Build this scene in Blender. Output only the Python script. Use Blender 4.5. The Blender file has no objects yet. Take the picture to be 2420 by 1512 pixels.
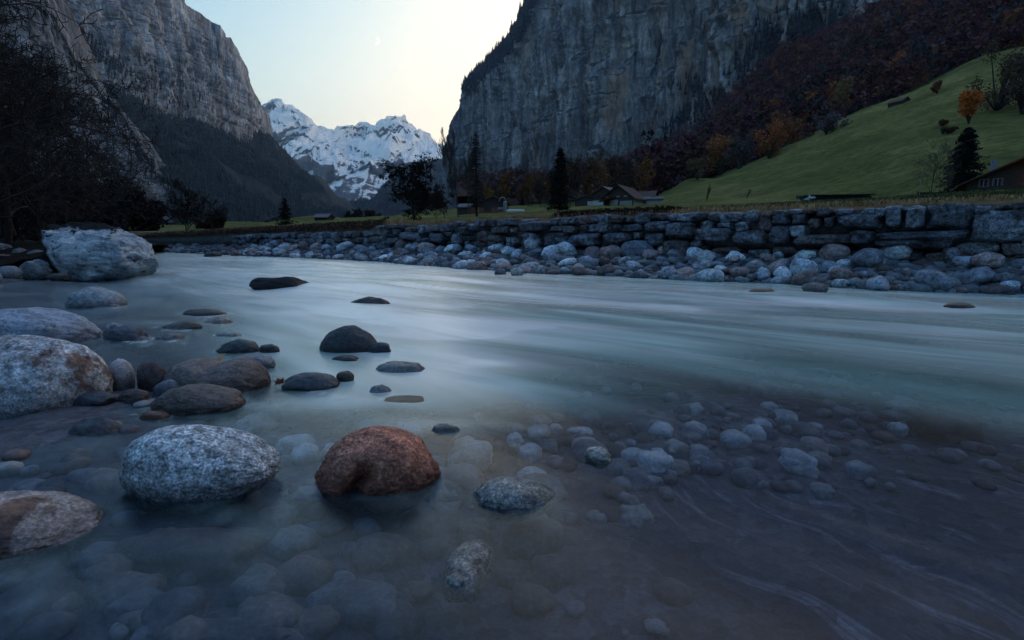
import bpy, math, random
import numpy as np
from mathutils import Vector, Matrix
R = math.radians
rng = np.random.default_rng(7)
random.seed(7)
scene = bpy.context.scene
C = scene.collection

# ------------------------------------------------------------------ camera
CAMZ = 0.8
PITCH = math.atan((756 - 570) / 1209.5)
cam_d = bpy.data.cameras.new("camera"); cam = bpy.data.objects.new("camera", cam_d); C.objects.link(cam)
cam_d.lens = 18; cam_d.sensor_width = 36; cam_d.clip_start = 0.05; cam_d.clip_end = 60000
cam.location = (0, 0, CAMZ); cam.rotation_euler = (math.pi / 2 - PITCH, 0, 0)
scene.camera = cam

# ------------------------------------------------------------------ sky, sun, exposure
SUN_EL, SUN_AZ = 9.0, 45.0
SKY_STR, SUN_STR, EXPO = 0.10, 0.02, 3.5
world = bpy.data.worlds.new("World"); scene.world = world; world.use_nodes = True
wn = world.node_tree; wn.nodes.clear()
sky = wn.nodes.new("ShaderNodeTexSky"); sky.sky_type = 'NISHITA'; sky.sun_disc = False
sky.sun_elevation = R(SUN_EL); sky.sun_rotation = R(SUN_AZ)
sky.altitude = 800; sky.air_density = 1.0; sky.dust_density = 10; sky.ozone_density = 1.0
bg = wn.nodes.new("ShaderNodeBackground"); bg.inputs[1].default_value = SKY_STR
wo = wn.nodes.new("ShaderNodeOutputWorld")
gam = wn.nodes.new("ShaderNodeGamma"); gam.inputs[1].default_value = 2.8
tnt = wn.nodes.new("ShaderNodeMix"); tnt.data_type = 'RGBA'; tnt.blend_type = 'MULTIPLY'; tnt.inputs[0].default_value = 1; tnt.inputs[7].default_value = (.57, .54, .59, 1)
wn.links.new(sky.outputs[0], gam.inputs[0]); wn.links.new(gam.outputs[0], tnt.inputs[6])
def _vm(op, a, b):
    x = wn.nodes.new("ShaderNodeVectorMath"); x.operation = op
    for k, v in enumerate((a, b)):
        if isinstance(v, tuple): x.inputs[k].default_value = v
        else: wn.links.new(v, x.inputs[k])
    return x.outputs[0]
KS = (1.90, 1.62, 1.24)               # soft shoulder, as film has
sh = _vm('DIVIDE', _vm('MULTIPLY', tnt.outputs[2], KS), _vm('ADD', tnt.outputs[2], KS)); wn.links.new(sh, bg.inputs[0])
wn.links.new(bg.outputs[0], wo.inputs[0])
sun_d = bpy.data.lights.new("sun", 'SUN'); sun_d.energy = SUN_STR; sun_d.angle = R(6); sun_d.color = (1, .86, .72)
sun = bpy.data.objects.new("sun", sun_d); C.objects.link(sun)
_sd = Vector((math.sin(R(SUN_AZ)) * math.cos(R(SUN_EL)), math.cos(R(SUN_AZ)) * math.cos(R(SUN_EL)), math.sin(R(SUN_EL))))
sun.rotation_euler = (-_sd).to_track_quat('-Z', 'Y').to_euler()
vs = scene.view_settings; vs.view_transform = 'Standard'; vs.look = 'None'; vs.gamma = 1; vs.exposure = EXPO
vs.use_curve_mapping = False

# ------------------------------------------------------------------ picture point -> world point
F = 1209.5
cp, sp = math.cos(PITCH), math.sin(PITCH)
def ray(px, py):
    x = (np.asarray(px, float) - 1209.5) / F; y = -(np.asarray(py, float) - 756) / F
    return x, cp + y * sp, -sp + y * cp
def at(px, py, Y):
    x, yy, z = ray(px, py); t = np.asarray(Y, float) / yy
    return np.stack(np.broadcast_arrays(x * t, yy * t, CAMZ + z * t), -1)
def ground(px, py, z=0.0):
    x, yy, dz = ray(px, py); t = (z - CAMZ) / dz
    return np.stack(np.broadcast_arrays(x * t, yy * t, z + 0 * t), -1)
def project(P):
    P = np.asarray(P, float); dx, dy, dz = P[..., 0], P[..., 1], P[..., 2] - CAMZ
    f = dy * cp - dz * sp; u = dy * sp + dz * cp
    f = np.maximum(f, 1e-3)
    return 1209.5 + F * dx / f, 756 - F * u / f

# ------------------------------------------------------------------ noise
_perm = np.random.default_rng(3).permutation(256).astype(np.int64)
_perm = np.concatenate([_perm, _perm, _perm]); _val = np.random.default_rng(5).uniform(-1, 1, 256)
def vnoise(p):
    p = np.asarray(p, float); i = np.floor(p).astype(np.int64); f = p - i; i &= 255
    f = f * f * f * (f * (f * 6 - 15) + 10)
    def h(a, b, c): return _val[_perm[_perm[_perm[(i[..., 0] + a) & 255] + ((i[..., 1] + b) & 255)] + ((i[..., 2] + c) & 255)]]
    x, y, z = f[..., 0], f[..., 1], f[..., 2]
    a = h(0,0,0)*(1-x)+h(1,0,0)*x; b = h(0,1,0)*(1-x)+h(1,1,0)*x
    c = h(0,0,1)*(1-x)+h(1,0,1)*x; d = h(0,1,1)*(1-x)+h(1,1,1)*x
    return (a*(1-y)+b*y)*(1-z)+(c*(1-y)+d*y)*z
def fbm(p, o=4, ridged=False, gain=.5):
    s = 0; a = 1; p = np.asarray(p, float)
    for k in range(o):
        n = vnoise(p * (2.03 ** k) + 17.3 * k)
        s = s + a * ((1 - 2 * np.abs(n)) if ridged else n); a *= gain
    return s
def sstep(a, b, x):
    t = np.clip((np.asarray(x, float) - a) / (b - a), 0, 1); return t * t * (3 - 2 * t)

# ------------------------------------------------------------------ objects
def tag(o, label=None, cat=None, group=None, kind=None):
    if label: o['label'] = label
    if cat: o['category'] = cat
    if group: o['group'] = group
    if kind: o['kind'] = kind
    return o
def mesh_from(name, V, Fc, smooth=True):
    me = bpy.data.meshes.new(name)
    V = np.ascontiguousarray(V, dtype=np.float32); Fc = np.asarray(Fc)
    me.vertices.add(len(V)); me.vertices.foreach_set('co', V.ravel())
    n, k = Fc.shape
    me.loops.add(n * k); me.loops.foreach_set('vertex_index', Fc.astype(np.int32).ravel())
    me.polygons.add(n); me.polygons.foreach_set('loop_start', np.arange(0, n * k, k, dtype=np.int32))
    if smooth: me.polygons.foreach_set('use_smooth', np.ones(n, bool))
    me.update(calc_edges=True); me.validate()
    return me
def obj(name, me, mat=None, parent=None, loc=None, col=None):
    o = bpy.data.objects.new(name, me); C.objects.link(o)
    if mat is not None and me is not None and len(me.materials) == 0: me.materials.append(mat)
    if parent: o.parent = parent
    if loc is not None: o.location = loc
    if col is not None: o.color = (*col, 1)
    return o
def empty(name, loc=(0, 0, 0), rz=0):
    o = bpy.data.objects.new(name, None); C.objects.link(o); o.location = loc; o.rotation_euler = (0, 0, rz); return o
def vattr(me, name, vals):
    a = me.attributes.new(name, 'FLOAT', 'POINT'); a.data.foreach_set('value', np.asarray(vals, np.float32).ravel())
def cattr(me, name, cols):
    a = me.attributes.new(name, 'FLOAT_COLOR', 'POINT')
    c = np.ones((len(cols), 4), np.float32); c[:, :3] = cols; a.data.foreach_set('color', c.ravel())
def gridfaces(nr, nc):
    i = np.arange(nr - 1)[:, None] * nc + np.arange(nc - 1)[None]
    return np.stack([i, i + 1, i + 1 + nc, i + nc], -1).reshape(-1, 4)
def gnormals(G):
    du = np.gradient(G, axis=1); dv = np.gradient(G, axis=0); n = np.cross(du, dv)
    return n / (np.linalg.norm(n, axis=-1, keepdims=True) + 1e-9)
class MB:                                   # gathers boxes, prisms and tubes into ONE mesh
    def __init__(s): s.V = []; s.Q = []; s.n = 0
    def add(s, V, Q):
        V = np.asarray(V, float); s.V.append(V); s.Q.append(np.asarray(Q) + s.n); s.n += len(V)
    def box(s, c, d, M=None):
        x, y, z = d[0]/2, d[1]/2, d[2]/2
        V = np.array([[i*x, j*y, k*z] for k in (-1, 1) for j in (-1, 1) for i in (-1, 1)])
        if M is not None: V = V @ np.array(M.to_3x3()).T
        s.add(V + np.array(c), [[0,2,3,1],[4,5,7,6],[0,1,5,4],[2,6,7,3],[0,4,6,2],[1,3,7,5]])
    def prism(s, prof, y0, y1):             # profile in x,z extruded along y
        n = len(prof); A = [(x, y0, z) for x, z in prof]; B = [(x, y1, z) for x, z in prof]
        Q = [[i, (i+1) % n, n+(i+1) % n, n+i] for i in range(n)]
        s.add(A + B, Q)
        if n == 4: s.add(A, [[3,2,1,0]]); s.add(B, [[0,1,2,3]])
        if n == 5:
            for Z, r in ((A, 1), (B, 0)):
                s.add([Z[0], Z[1], Z[2], Z[3], Z[4]], [[0,1,2,2],[0,2,4,4],[2,3,4,4]])
    def seg(s, P0, P1, r0, r1, n=4):
        P0, P1 = np.atleast_2d(P0).astype(float), np.atleast_2d(P1).astype(float)
        r0 = np.broadcast_to(np.asarray(r0, float), (len(P0),)); r1 = np.broadcast_to(np.asarray(r1, float), (len(P0),))
        d = P1 - P0; L = np.linalg.norm(d, axis=1, keepdims=True) + 1e-9; d = d / L
        a = np.where(np.abs(d[:, 2:3]) > .9, np.array([[1., 0, 0]]), np.array([[0, 0, 1.]]))
        u = np.cross(d, a); u /= np.linalg.norm(u, axis=1, keepdims=True) + 1e-9; w = np.cross(d, u)
        ang = np.arange(n) * 2 * math.pi / n
        ring = u[:, None] * np.cos(ang)[None, :, None] + w[:, None] * np.sin(ang)[None, :, None]
        V = np.concatenate([P0[:, None] + ring * r0[:, None, None], P1[:, None] + ring * r1[:, None, None]], 1)
        q = np.array([[i, (i+1) % n, n+(i+1) % n, n+i] for i in range(n)])
        Q = (q[None] + (np.arange(len(P0)) * 2 * n)[:, None, None]).reshape(-1, 4)
        s.add(V.reshape(-1, 3), Q)
    def build(s, name, mat=None, parent=None, smooth=False, loc=None, col=None):
        V = np.concatenate(s.V); Q = np.concatenate(s.Q)
        me = bpy.data.meshes.new(name)
        fl = [tuple(dict.fromkeys(map(int, q))) for q in Q] if len(Q) < 4000 else None
        if fl is not None: me.from_pydata([tuple(v) for v in V], [], fl); me.update()
        else: me = mesh_from(name, V, Q, smooth)
        if smooth and fl is not None: me.polygons.foreach_set('use_smooth', np.ones(len(me.polygons), bool))
        return obj(name, me, mat, parent, loc, col)

# ------------------------------------------------------------------ materials
class NT:
    def __init__(s, name):
        s.m = bpy.data.materials.new(name); s.m.use_nodes = True; s.t = s.m.node_tree; s.t.nodes.clear()
        s.out = s.n("ShaderNodeOutputMaterial")
    def n(s, typ, **kw):
        x = s.t.nodes.new(typ)
        for k, v in kw.items(): setattr(x, k, v)
        return x
    def l(s, a, b): s.t.links.new(a, b)
    def set(s, sock, v):
        if isinstance(v, bpy.types.NodeSocket): s.l(v, sock)
        elif v is not None:
            if sock.type == 'RGBA' and len(v) == 3: v = (*v, 1)
            sock.default_value = v
    def pos(s, scale=(1, 1, 1), rot=(0, 0, 0), space='world', off=False):
        if space == 'world': v = s.n("ShaderNodeNewGeometry").outputs['Position']
        else: v = s.n("ShaderNodeTexCoord").outputs['Object']
        mp = s.n("ShaderNodeMapping", vector_type='POINT'); s.l(v, mp.inputs[0])
        mp.inputs['Scale'].default_value = scale; mp.inputs['Rotation'].default_value = rot
        if off:
            oi = s.n("ShaderNodeObjectInfo"); mu = s.math('MULTIPLY', oi.outputs['Random'], 37.0)
            s.l(mu, mp.inputs['Location'])
        return mp.outputs[0]
    def noise(s, vec, scale=1, detail=5, rough=.55, dist=0.0, color=False):
        x = s.n("ShaderNodeTexNoise"); s.l(vec, x.inputs['Vector']); x.inputs['Scale'].default_value = scale
        x.inputs['Detail'].default_value = detail; x.inputs['Roughness'].default_value = rough; x.inputs['Distortion'].default_value = dist
        return x.outputs['Color' if color else 'Fac']
    def ramp(s, fac, stops, interp='LINEAR'):
        x = s.n("ShaderNodeValToRGB"); s.l(fac, x.inputs[0]); e = x.color_ramp; e.interpolation = interp
        while len(e.elements) > 1: e.elements.remove(e.elements[-1])
        for i, (p, c) in enumerate(stops):
            el = e.elements[0] if i == 0 else e.elements.new(p)
            el.position = p; el.color = (c, c, c, 1) if np.isscalar(c) else (*c, 1)
        return x.outputs[0]
    def math(s, op, a, b=None, clamp=False):
        x = s.n("ShaderNodeMath", operation=op, use_clamp=clamp); s.set(x.inputs[0], a)
        if b is not None: s.set(x.inputs[1], b)
        return x.outputs[0]
    def mix(s, f, a, b, mode='MIX'):
        x = s.n("ShaderNodeMix", data_type='RGBA', blend_type=mode); s.set(x.inputs[0], f)
        s.set(x.inputs[6], a); s.set(x.inputs[7], b); return x.outputs[2]
    def bump(s, h, strength=.5, dist=.02, normal=None):
        x = s.n("ShaderNodeBump"); s.l(h, x.inputs['Height']); x.inputs['Strength'].default_value = strength; x.inputs['Distance'].default_value = dist
        if normal is not None: s.l(normal, x.inputs['Normal'])
        return x.outputs[0]
    def bsdf(s, col, rough=.8, normal=None, spec=.3, **kw):
        x = s.n("ShaderNodeBsdfPrincipled"); s.set(x.inputs['Base Color'], col); s.set(x.inputs['Roughness'], rough)
        s.set(x.inputs['Specular IOR Level'], spec)
        if normal is not None: s.l(normal, x.inputs['Normal'])
        for k, v in kw.items(): s.set(x.inputs[k.replace('_', ' ')], v)
        s.l(x.outputs[0], s.out.inputs[0]); return x
    def attr(s, name, out='Fac'):
        x = s.n("ShaderNodeAttribute", attribute_name=name); return x.outputs[out]
    def objcol(s): return s.n("ShaderNodeObjectInfo").outputs['Color']
    def sep(s, v):
        x = s.n("ShaderNodeSeparateXYZ"); s.l(v, x.inputs[0]); return x.outputs

def simple_mat(name, col, rough=.8, var=.3, scale=4, bump=.2, dist=.02, objc=False, spec=.3, stretch=(1, 1, 1)):
    t = NT(name); p = t.pos(stretch); n = t.noise(p, scale, 5)
    k = t.ramp(n, [(.3, 1 - var), (.7, 1 + var)])
    base = t.objcol() if objc else (*col, 1)
    c = t.mix(1, base, k, 'MULTIPLY')
    t.bsdf(c, rough, t.bump(t.noise(p, scale * 3, 4), bump, dist), spec); return t.m

def stone_mat(name, s=1.0, speck=1.0, veins=0.0, rust=0.0, wet=True, bumpd=.006, lichen=.35, moss=0.0):
    t = NT(name); p = t.pos(off=True); oc = t.objcol()
    big = t.noise(p, 7*s, 5, .6); mid = t.noise(p, 28*s, 5, .62); fine = t.noise(p, 110*s, 4, .65)
    k = t.ramp(big, [(.28, .55), (.5, 1.0), (.72, 1.35)])
    c = t.mix(1, oc, k, 'MULTIPLY')
    dk = t.ramp(mid, [(.36, .22), (.46, .8), (.56, 1.2), (.68, 1.7)])
    c = t.mix(.75 * min(speck, 1.3), c, t.mix(1, c, dk, 'MULTIPLY'))
    sp_ = t.ramp(fine, [(.36, .15), (.46, .8), (.56, 1.25), (.66, 2.4)])
    c = t.mix(.8 * min(speck, 1.5), c, t.mix(1, c, sp_, 'MULTIPLY'))
    pa = t.ramp(t.noise(p, 3.2*s, 6, .7, .8), [(.52, 0.0), (.62, 1.0)])
    c = t.mix(t.math('MULTIPLY', pa, lichen), c, t.mix(1, c, (1.55, 1.6, 1.6), 'MULTIPLY'))
    if veins:
        w = t.n("ShaderNodeTexWave", wave_type='BANDS', bands_direction='DIAGONAL'); t.l(t.pos((1, 1, 1.6), (0, .5, .4)), w.inputs[0])
        w.inputs['Scale'].default_value = 6*s; w.inputs['Distortion'].default_value = 6; w.inputs['Detail'].default_value = 5; w.inputs['Detail Scale'].default_value = 1.6
        vv = t.ramp(w.outputs['Fac'], [(.0, 0.0), (.86, .0), (.97, 1.0)])
        c = t.mix(t.math('MULTIPLY', vv, veins), c, (.42, .46, .5))
    if rust:
        rr = t.ramp(t.noise(p, 6*s, 4, .6, .5), [(.53, 0.0), (.60, 1.0)])
        c = t.mix(t.math('MULTIPLY', rr, rust), c, t.mix(1, (.16, .065, .03), dk, 'MULTIPLY'))
    if moss:
        mm = t.ramp(t.noise(t.pos(), 1.7, 5, .7, .6), [(.50, 0.0), (.60, 1.0)]); c = t.mix(t.math('MULTIPLY', mm, moss), c, t.mix(mid, (.012, .010, .009), (.045, .035, .03)))
    h = t.math('ADD', t.math('MULTIPLY', mid, 1.0), t.math('MULTIPLY', fine, .35))
    nrm = t.bump(h, .9, bumpd / s)
    rough = .78
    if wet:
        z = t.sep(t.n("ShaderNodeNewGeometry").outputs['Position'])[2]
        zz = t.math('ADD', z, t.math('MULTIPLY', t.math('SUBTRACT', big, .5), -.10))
        wf = t.ramp(zz, [(.0, 1.0), (.025, .9), (.07, .5), (.17, 0.0)])  # damp waterline, carried higher so the colour also stands for shaded bases
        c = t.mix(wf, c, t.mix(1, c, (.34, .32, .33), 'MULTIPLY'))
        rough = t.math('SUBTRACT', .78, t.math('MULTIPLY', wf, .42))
    t.bsdf(c, rough, nrm, .35); return t.m
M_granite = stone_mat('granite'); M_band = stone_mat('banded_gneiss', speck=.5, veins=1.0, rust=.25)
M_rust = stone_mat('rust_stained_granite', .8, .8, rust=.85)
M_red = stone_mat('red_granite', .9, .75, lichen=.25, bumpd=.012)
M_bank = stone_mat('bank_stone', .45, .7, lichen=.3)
M_wall = stone_mat('wall_stone', .5, 1.0, wet=False, lichen=.9, bumpd=.016, moss=.75)
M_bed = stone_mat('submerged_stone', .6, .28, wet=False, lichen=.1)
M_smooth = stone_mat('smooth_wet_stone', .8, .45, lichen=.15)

def rock_mat(name, cA, cB, warm, wf, s=1.0, bd=6.0, streak=1.0, ledge=.5, dark=(.02, .022, .028)):
    t = NT(name)
    ps = t.pos((1, 1, .16)); p = t.pos(); pl = t.pos((.5, .5, 1.1), (.55, .35, 0))
    st = t.noise(ps, .030*s, 8, .68, .6); st2 = t.noise(ps, .11*s, 7, .7, .3); iso = t.noise(p, .012*s, 8, .62, .8)
    lg = t.noise(pl, .035*s, 7, .68, .5); fi = t.noise(p, .16*s, 6, .7)
    c = t.ramp(iso, [(.3, cA), (.5, [(a+b)/2 for a, b in zip(cA, cB)]), (.68, cB)])
    c = t.mix(streak, c, t.mix(1, c, t.ramp(st, [(.34, .12), (.43, .55), (.55, 1.15), (.68, 2.0)]), 'MULTIPLY'))
    c = t.mix(.8, c, t.mix(1, c, t.ramp(st2, [(.3, .4), (.5, 1.0), (.72, 1.55)]), 'MULTIPLY'))
    c = t.mix(.7, c, t.mix(1, c, t.ramp(fi, [(.32, .45), (.5, 1.0), (.7, 1.5)]), 'MULTIPLY'))
    wm = t.ramp(t.noise(ps, .018*s, 5, .6, .4), [(.54, 0.0), (.66, 1.0)])
    c = t.mix(t.math('MULTIPLY', wm, wf), c, t.mix(1, warm, t.ramp(st2, [(.3, .5), (.7, 1.4)]), 'MULTIPLY'))
    lm = t.ramp(lg, [(.30, 1.0), (.42, 0.0)])
    c = t.mix(t.math('MULTIPLY', lm, ledge), c, dark)
    nz = t.sep(t.n("ShaderNodeNewGeometry").outputs['Normal'])[2]      # scrub and turf settle on the ledges
    veg = t.math('MULTIPLY', t.ramp(t.math('ADD', nz, t.math('MULTIPLY', iso, .35)), [(.62, 0.0), (.8, 1.0)]), .85)
    c = t.mix(veg, c, (.018, .02, .016))
    h = t.math('ADD', t.math('ADD', st, t.math('MULTIPLY', st2, .5)), t.math('ADD', t.math('MULTIPLY', fi, .3), t.math('MULTIPLY', lg, .7)))
    t.bsdf(c, .95, t.bump(h, .85, bd), .1); return t.m
M_cliffR = rock_mat('cliff_rock_east', (.095, .115, .155), (.24, .265, .315), (.32, .235, .18), .55, 1.0, 14)
M_cliffL = rock_mat('cliff_rock_west', (.19, .22, .28), (.38, .42, .50), (.50, .34, .25), .5, .9, 14, .8)
M_cliffN = rock_mat('buttress_rock', (.15, .17, .21), (.28, .30, .345), (.36, .29, .24), .5, 1.5, 9)

def forest_floor(name, a, b, s=.02):
    t = NT(name); p = t.pos(); n = t.noise(p, s, 7, .65)
    t.bsdf(t.ramp(n, [(.35, a), (.65, b)]), .95, t.bump(t.noise(p, s*8, 5), .7, 2), .1); return t.m

def leafmat(name, col=None, attr=None, var=.5, scale=.6, transl=.15):
    t = NT(name); base = (*col, 1) if col is not None else (t.attr(attr, 'Color') if attr else t.objcol())
    k = t.ramp(t.noise(t.pos(), scale, 4, .7), [(.3, 1 - var), (.7, 1 + var)])
    t.bsdf(t.mix(1, base, k, 'MULTIPLY'), .8, None, .15); return t.m
M_leafA = leafmat('forest_foliage', attr='tint', scale=.05)
M_leafO = leafmat('tree_foliage', scale=1.0)
M_bark = simple_mat('bark', (.035, .028, .026), .9, .4, 9, .5)
M_barkpale = simple_mat('pale_bark', (.08, .07, .065), .9, .4, 9, .5)
M_timber = simple_mat('dark_timber', (.065, .045, .04), .85, .45, 3, .5, .02, stretch=(1, 1, 5))
M_timberpale = simple_mat('weathered_boards', (.34, .33, .34), .85, .5, 2.5, .5, .03, stretch=(6, 6, .3))
M_roof = simple_mat('brown_tile_roof', (.075, .05, .05), .8, .35, 2.0, .5, .05)
M_roofg = simple_mat('grey_roof', (.10, .10, .12), .7, .3, 1.5, .4, .04)
M_roofred = simple_mat('red_roof', (.14, .05, .04), .8, .35, 1.5, .4, .04)
M_white = simple_mat('white_render', (.55, .56, .58), .8, .12, 2, .2)
M_brown = simple_mat('brown_cladding', (.075, .05, .05), .8, .25, 2.5, .4, .03, stretch=(5, 5, .4))
M_redbase = simple_mat('red_base_wall', (.22, .10, .07), .8, .3, 2)
M_tarp = simple_mat('black_tarp', (.012, .012, .018), .55, .4, 2, .6, .1)
M_teal = simple_mat('teal_net', (.02, .055, .055), .7, .4, 3, .6, .1)
M_plastic = simple_mat('white_film', (.7, .72, .74), .4, .1, 3, .5, .05)
M_wood = simple_mat('split_wood', (.06, .045, .035), .85, .5, 9, .6)
M_glass = simple_mat('window_glass', (.03, .035, .05), .15, .2, 1, 0, spec=.6)
M_metal = simple_mat('grey_metal', (.25, .27, .28), .4, .2, 3, .1)

# ------------------------------------------------------------------ wall line and river banks (plan)
WL = np.array([(-95, 92), (-60, 66), (-31, 43.5), (-17.7, 33), (-6.1, 23.6), (2.28, 14.6), (6.7, 10.1), (8.5, 8.35), (14, 3), (30, -13)], float)
_seg = np.r_[0, np.cumsum(np.linalg.norm(np.diff(WL, axis=0), axis=1))]
WLEN = _seg[-1]
def wall_pt(s):
    s = np.asarray(s, float); return np.stack([np.interp(s, _seg, WL[:, 0]), np.interp(s, _seg, WL[:, 1])], -1)
def wall_nrm(s):                            # horizontal normal pointing to the river
    a = wall_pt(np.asarray(s) - .6); b = wall_pt(np.asarray(s) + .6); d = b - a; d /= np.linalg.norm(d, axis=-1, keepdims=True)
    return np.stack([-d[..., 1] * -1 * -1, d[..., 0]], -1) * -1
_ss = np.linspace(0, WLEN, 1500); _wp = wall_pt(_ss); _wz = None
def wall_s_of_x(dx):                        # wall parameter seen in picture column dx
    col = 1209.5 + F * _wp[:, 0] / np.maximum(_wp[:, 1], .3)
    ok = _wp[:, 1] > 1.0
    return np.interp(dx, col[ok], _ss[ok])
def wall_top_z(s):
    p = wall_pt(s); col = 1209.5 + F * p[..., 0] / np.maximum(p[..., 1], .5)
    col = np.where(p[..., 1] < 1, 5000, col)
    return np.interp(col, [0, 340, 560, 880, 905, 1200, 1560, 2000, 2400, 4000], [1.0, 1.0, 1.18, 1.30, 1.48, 1.47, 1.44, 1.45, 1.46, 1.45])
def wall_dist(x, y):                        # signed distance to the wall, positive on the river side
    P = np.stack([np.asarray(x, float), np.asarray(y, float)], -1)
    best = np.full(P.shape[:-1], 1e9); sg = np.zeros_like(best); sp_ = np.zeros_like(best)
    for i in range(len(WL) - 1):
        a, b = WL[i], WL[i+1]; d = b - a; L = np.linalg.norm(d); u = d / L
        t = np.clip((P - a) @ u, 0, L); q = a + t[..., None] * u; r = P - q; dist = np.linalg.norm(r, axis=-1)
        side = -(u[0] * r[..., 1] - u[1] * r[..., 0])
        m = dist < best; best = np.where(m, dist, best); sg = np.where(m, np.sign(side), sg); sp_ = np.where(m, _seg[i] + t, sp_)
    return best * np.where(sg == 0, 1, sg), sp_
# far waterline seen in the photo, as distance from the wall
_wlx = np.array([340, 560, 690, 800, 900, 1000, 1100, 1210, 1300, 1430, 1560, 1700, 1850, 1950, 2050, 2180, 2300, 2419])
_wly = np.array([594, 604, 608, 613, 618, 627, 634, 641, 646, 651, 659, 665, 669, 677, 683, 688, 691, 695])
_g = ground(_wlx, _wly); _bd, _bs = wall_dist(_g[:, 0], _g[:, 1]); _o = np.argsort(_bs)
def bar_width(s): return np.clip(np.interp(s, _bs[_o], _bd[_o]), .8, 6)
# left bank line
LBX = np.array([(-60, 45), (-30, 27), (-14, 13.5), (-12.3, 11.6), (-9.5, 10.3), (-9.2, 8), (-10, 2), (-12, -10)], float)
def left_inside(x, y):                      # positive = metres inside the left bank
    yy = np.asarray(y, float); xb = np.interp(yy, LBX[::-1, 1], LBX[::-1, 0]); return xb - np.asarray(x, float)
def bed_z(x, y):
    x = np.asarray(x, float); y = np.asarray(y, float)
    d, s = wall_dist(x, y); bw = bar_width(s)
    n = fbm(np.stack([x * .8, y * .8, 0 * x], -1), 3) * .05
    bank = np.interp(d / bw, [-1, 0, .5, 1, 1.6, 3], [.55, .42, .24, .0, -.3, -.75])
    near = np.interp(y - .35 * x, [-3, 1.2, 2.6, 4.5, 8], [-.22, -.17, -.16, -.32, -.8])
    nearl = near + .22 * np.exp(-(((x + 2.3) / 1.2) ** 2 + ((y - 2.6) / 1.3) ** 2))
    li = left_inside(x, y); lb = np.interp(li, [-2.5, -.4, 1.5, 5, 12], [-.9, -.12, .22, .5, .9])
    return np.maximum(np.maximum(bank, nearl), lb) + n

# ------------------------------------------------------------------ stones
_ico = {}
def ico(n):
    if n not in _ico:
        import bmesh
        bm = bmesh.new(); bmesh.ops.create_icosphere(bm, subdivisions=n, radius=1)
        V = np.array([v.co[:] for v in bm.verts]); Fc = np.array([[v.index for v in f.verts] for f in bm.faces]); bm.free(); _ico[n] = (V, Fc)
    return _ico[n]
def stone_shape(seed, n=4, lump=.16, fine=.02, box=.25, pits=0.0, prof=None, cleft=None, cuts=0):
    V, Fc = ico(n); V = V.copy()
    if cuts:
        rc = np.random.default_rng(seed + 9000)
        for _ in range(cuts):
            nv_ = rc.normal(0, 1, 3); nv_ /= np.linalg.norm(nv_); dd = rc.uniform(.70, .93); pr = V @ nv_
            f_ = np.where(pr > dd, dd / np.maximum(pr, 1e-6), 1.0); V = V * (1 - (1 - f_) * .92)[:, None]
    m = np.max(np.abs(V), axis=1, keepdims=True); V = V * (1 - box) + box * V / m * .85
    o = seed * 7.13
    d = fbm(V * 1.1 + o, 3) * lump + fbm(V * 4 + o, 3) * lump * .18
    if fine: d = d + fbm(V * 14 + o, 4) * fine
    if pits: d = d - pits * sstep(.35, .8, fbm(V * 9 + o, 2))
    V = V * (1 + d[:, None])
    if prof is not None: V[:, 2] *= np.interp(V[:, 0], np.linspace(-1, 1, len(prof)), prof)
    if cleft is not None:
        for (cx, wd, dep, y0) in cleft:
            g = dep * np.exp(-((V[:, 0] - cx - .10 * np.sin(V[:, 2] * 4) - .05 * vnoise(V * 5 + 3)) / (wd * (1 + .5 * vnoise(V * 3)))) ** 2) * sstep(y0, y0 - .6, V[:, 1]) * sstep(.62, .05, V[:, 2])
            V[:, 1] += g; V[:, 2] -= g * .25
    V[:, 0] -= (V[:, 0].max() + V[:, 0].min()) / 2; V[:, 0] /= V[:, 0].max()
    return V, Fc
def fit_stone(V, box_px, base=0.0, sink=.35, depth=.62, rz=0.0, tilt=0.0, ymax=None):
    """places and scales a unit stone so that its part above 'base' covers the box seen in the photo"""
    x0, x1, y0, y1 = box_px
    c, s = math.cos(rz), math.sin(rz); ct, st = math.cos(tilt), math.sin(tilt)
    g = ground((x0 + x1) / 2, y1, base); Yc = g[1]; w = (x1 - x0) / 2 / F * Yc
    rx = w; h = w * (y1 - y0) / (x1 - x0) * 1.1; X = g[0]; Y = Yc + rx * depth * .8
    for it in range(24):
        P = V * np.array([rx, rx * depth, h])
        P = np.stack([P[:, 0] * ct - P[:, 2] * st, P[:, 1], P[:, 0] * st + P[:, 2] * ct], -1)
        P = np.stack([P[:, 0] * c - P[:, 1] * s + X, P[:, 0] * s + P[:, 1] * c + Y, P[:, 2] + base + h * (1 - 2 * sink) * .9], -1)
        Q = P[P[:, 2] > base - .001]
        if len(Q) < 4: h *= 1.2; continue
        u, v = project(Q); W = u.max() - u.min(); rx *= 1 + .7 * ((x1 - x0) / W - 1)
        Yd = np.median(Q[:, 1]); X += ((x0 + x1) / 2 - (u.max() + u.min()) / 2) / F * Yd * .8
        g1 = ground(1209, min(y1, 2200), base)[1]; g2 = ground(1209, max(v.max(), 575), base)[1]
        Y += .6 * np.clip(g1 - g2, -.5 * Yc, .5 * Yc)
        h += .55 * (v.min() - y0) / F * Yd; h = max(h, .004)
    return P
def put_stone(name, P, Fc, mat, col, label, cat, group=None):
    cen = np.array([P[:, 0].mean(), P[:, 1].mean(), P[:, 2].min()])
    o = obj(name, mesh_from(name, P - cen, Fc), mat, None, cen, col); tag(o, label, cat, group); return o
FSC = 1.5
GREY, PALE, DARK, BRN, RED = (.24, .25, .28), (.38, .40, .42), (.075, .08, .095), (.17, .125, .11), (.50, .20, .13)

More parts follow.
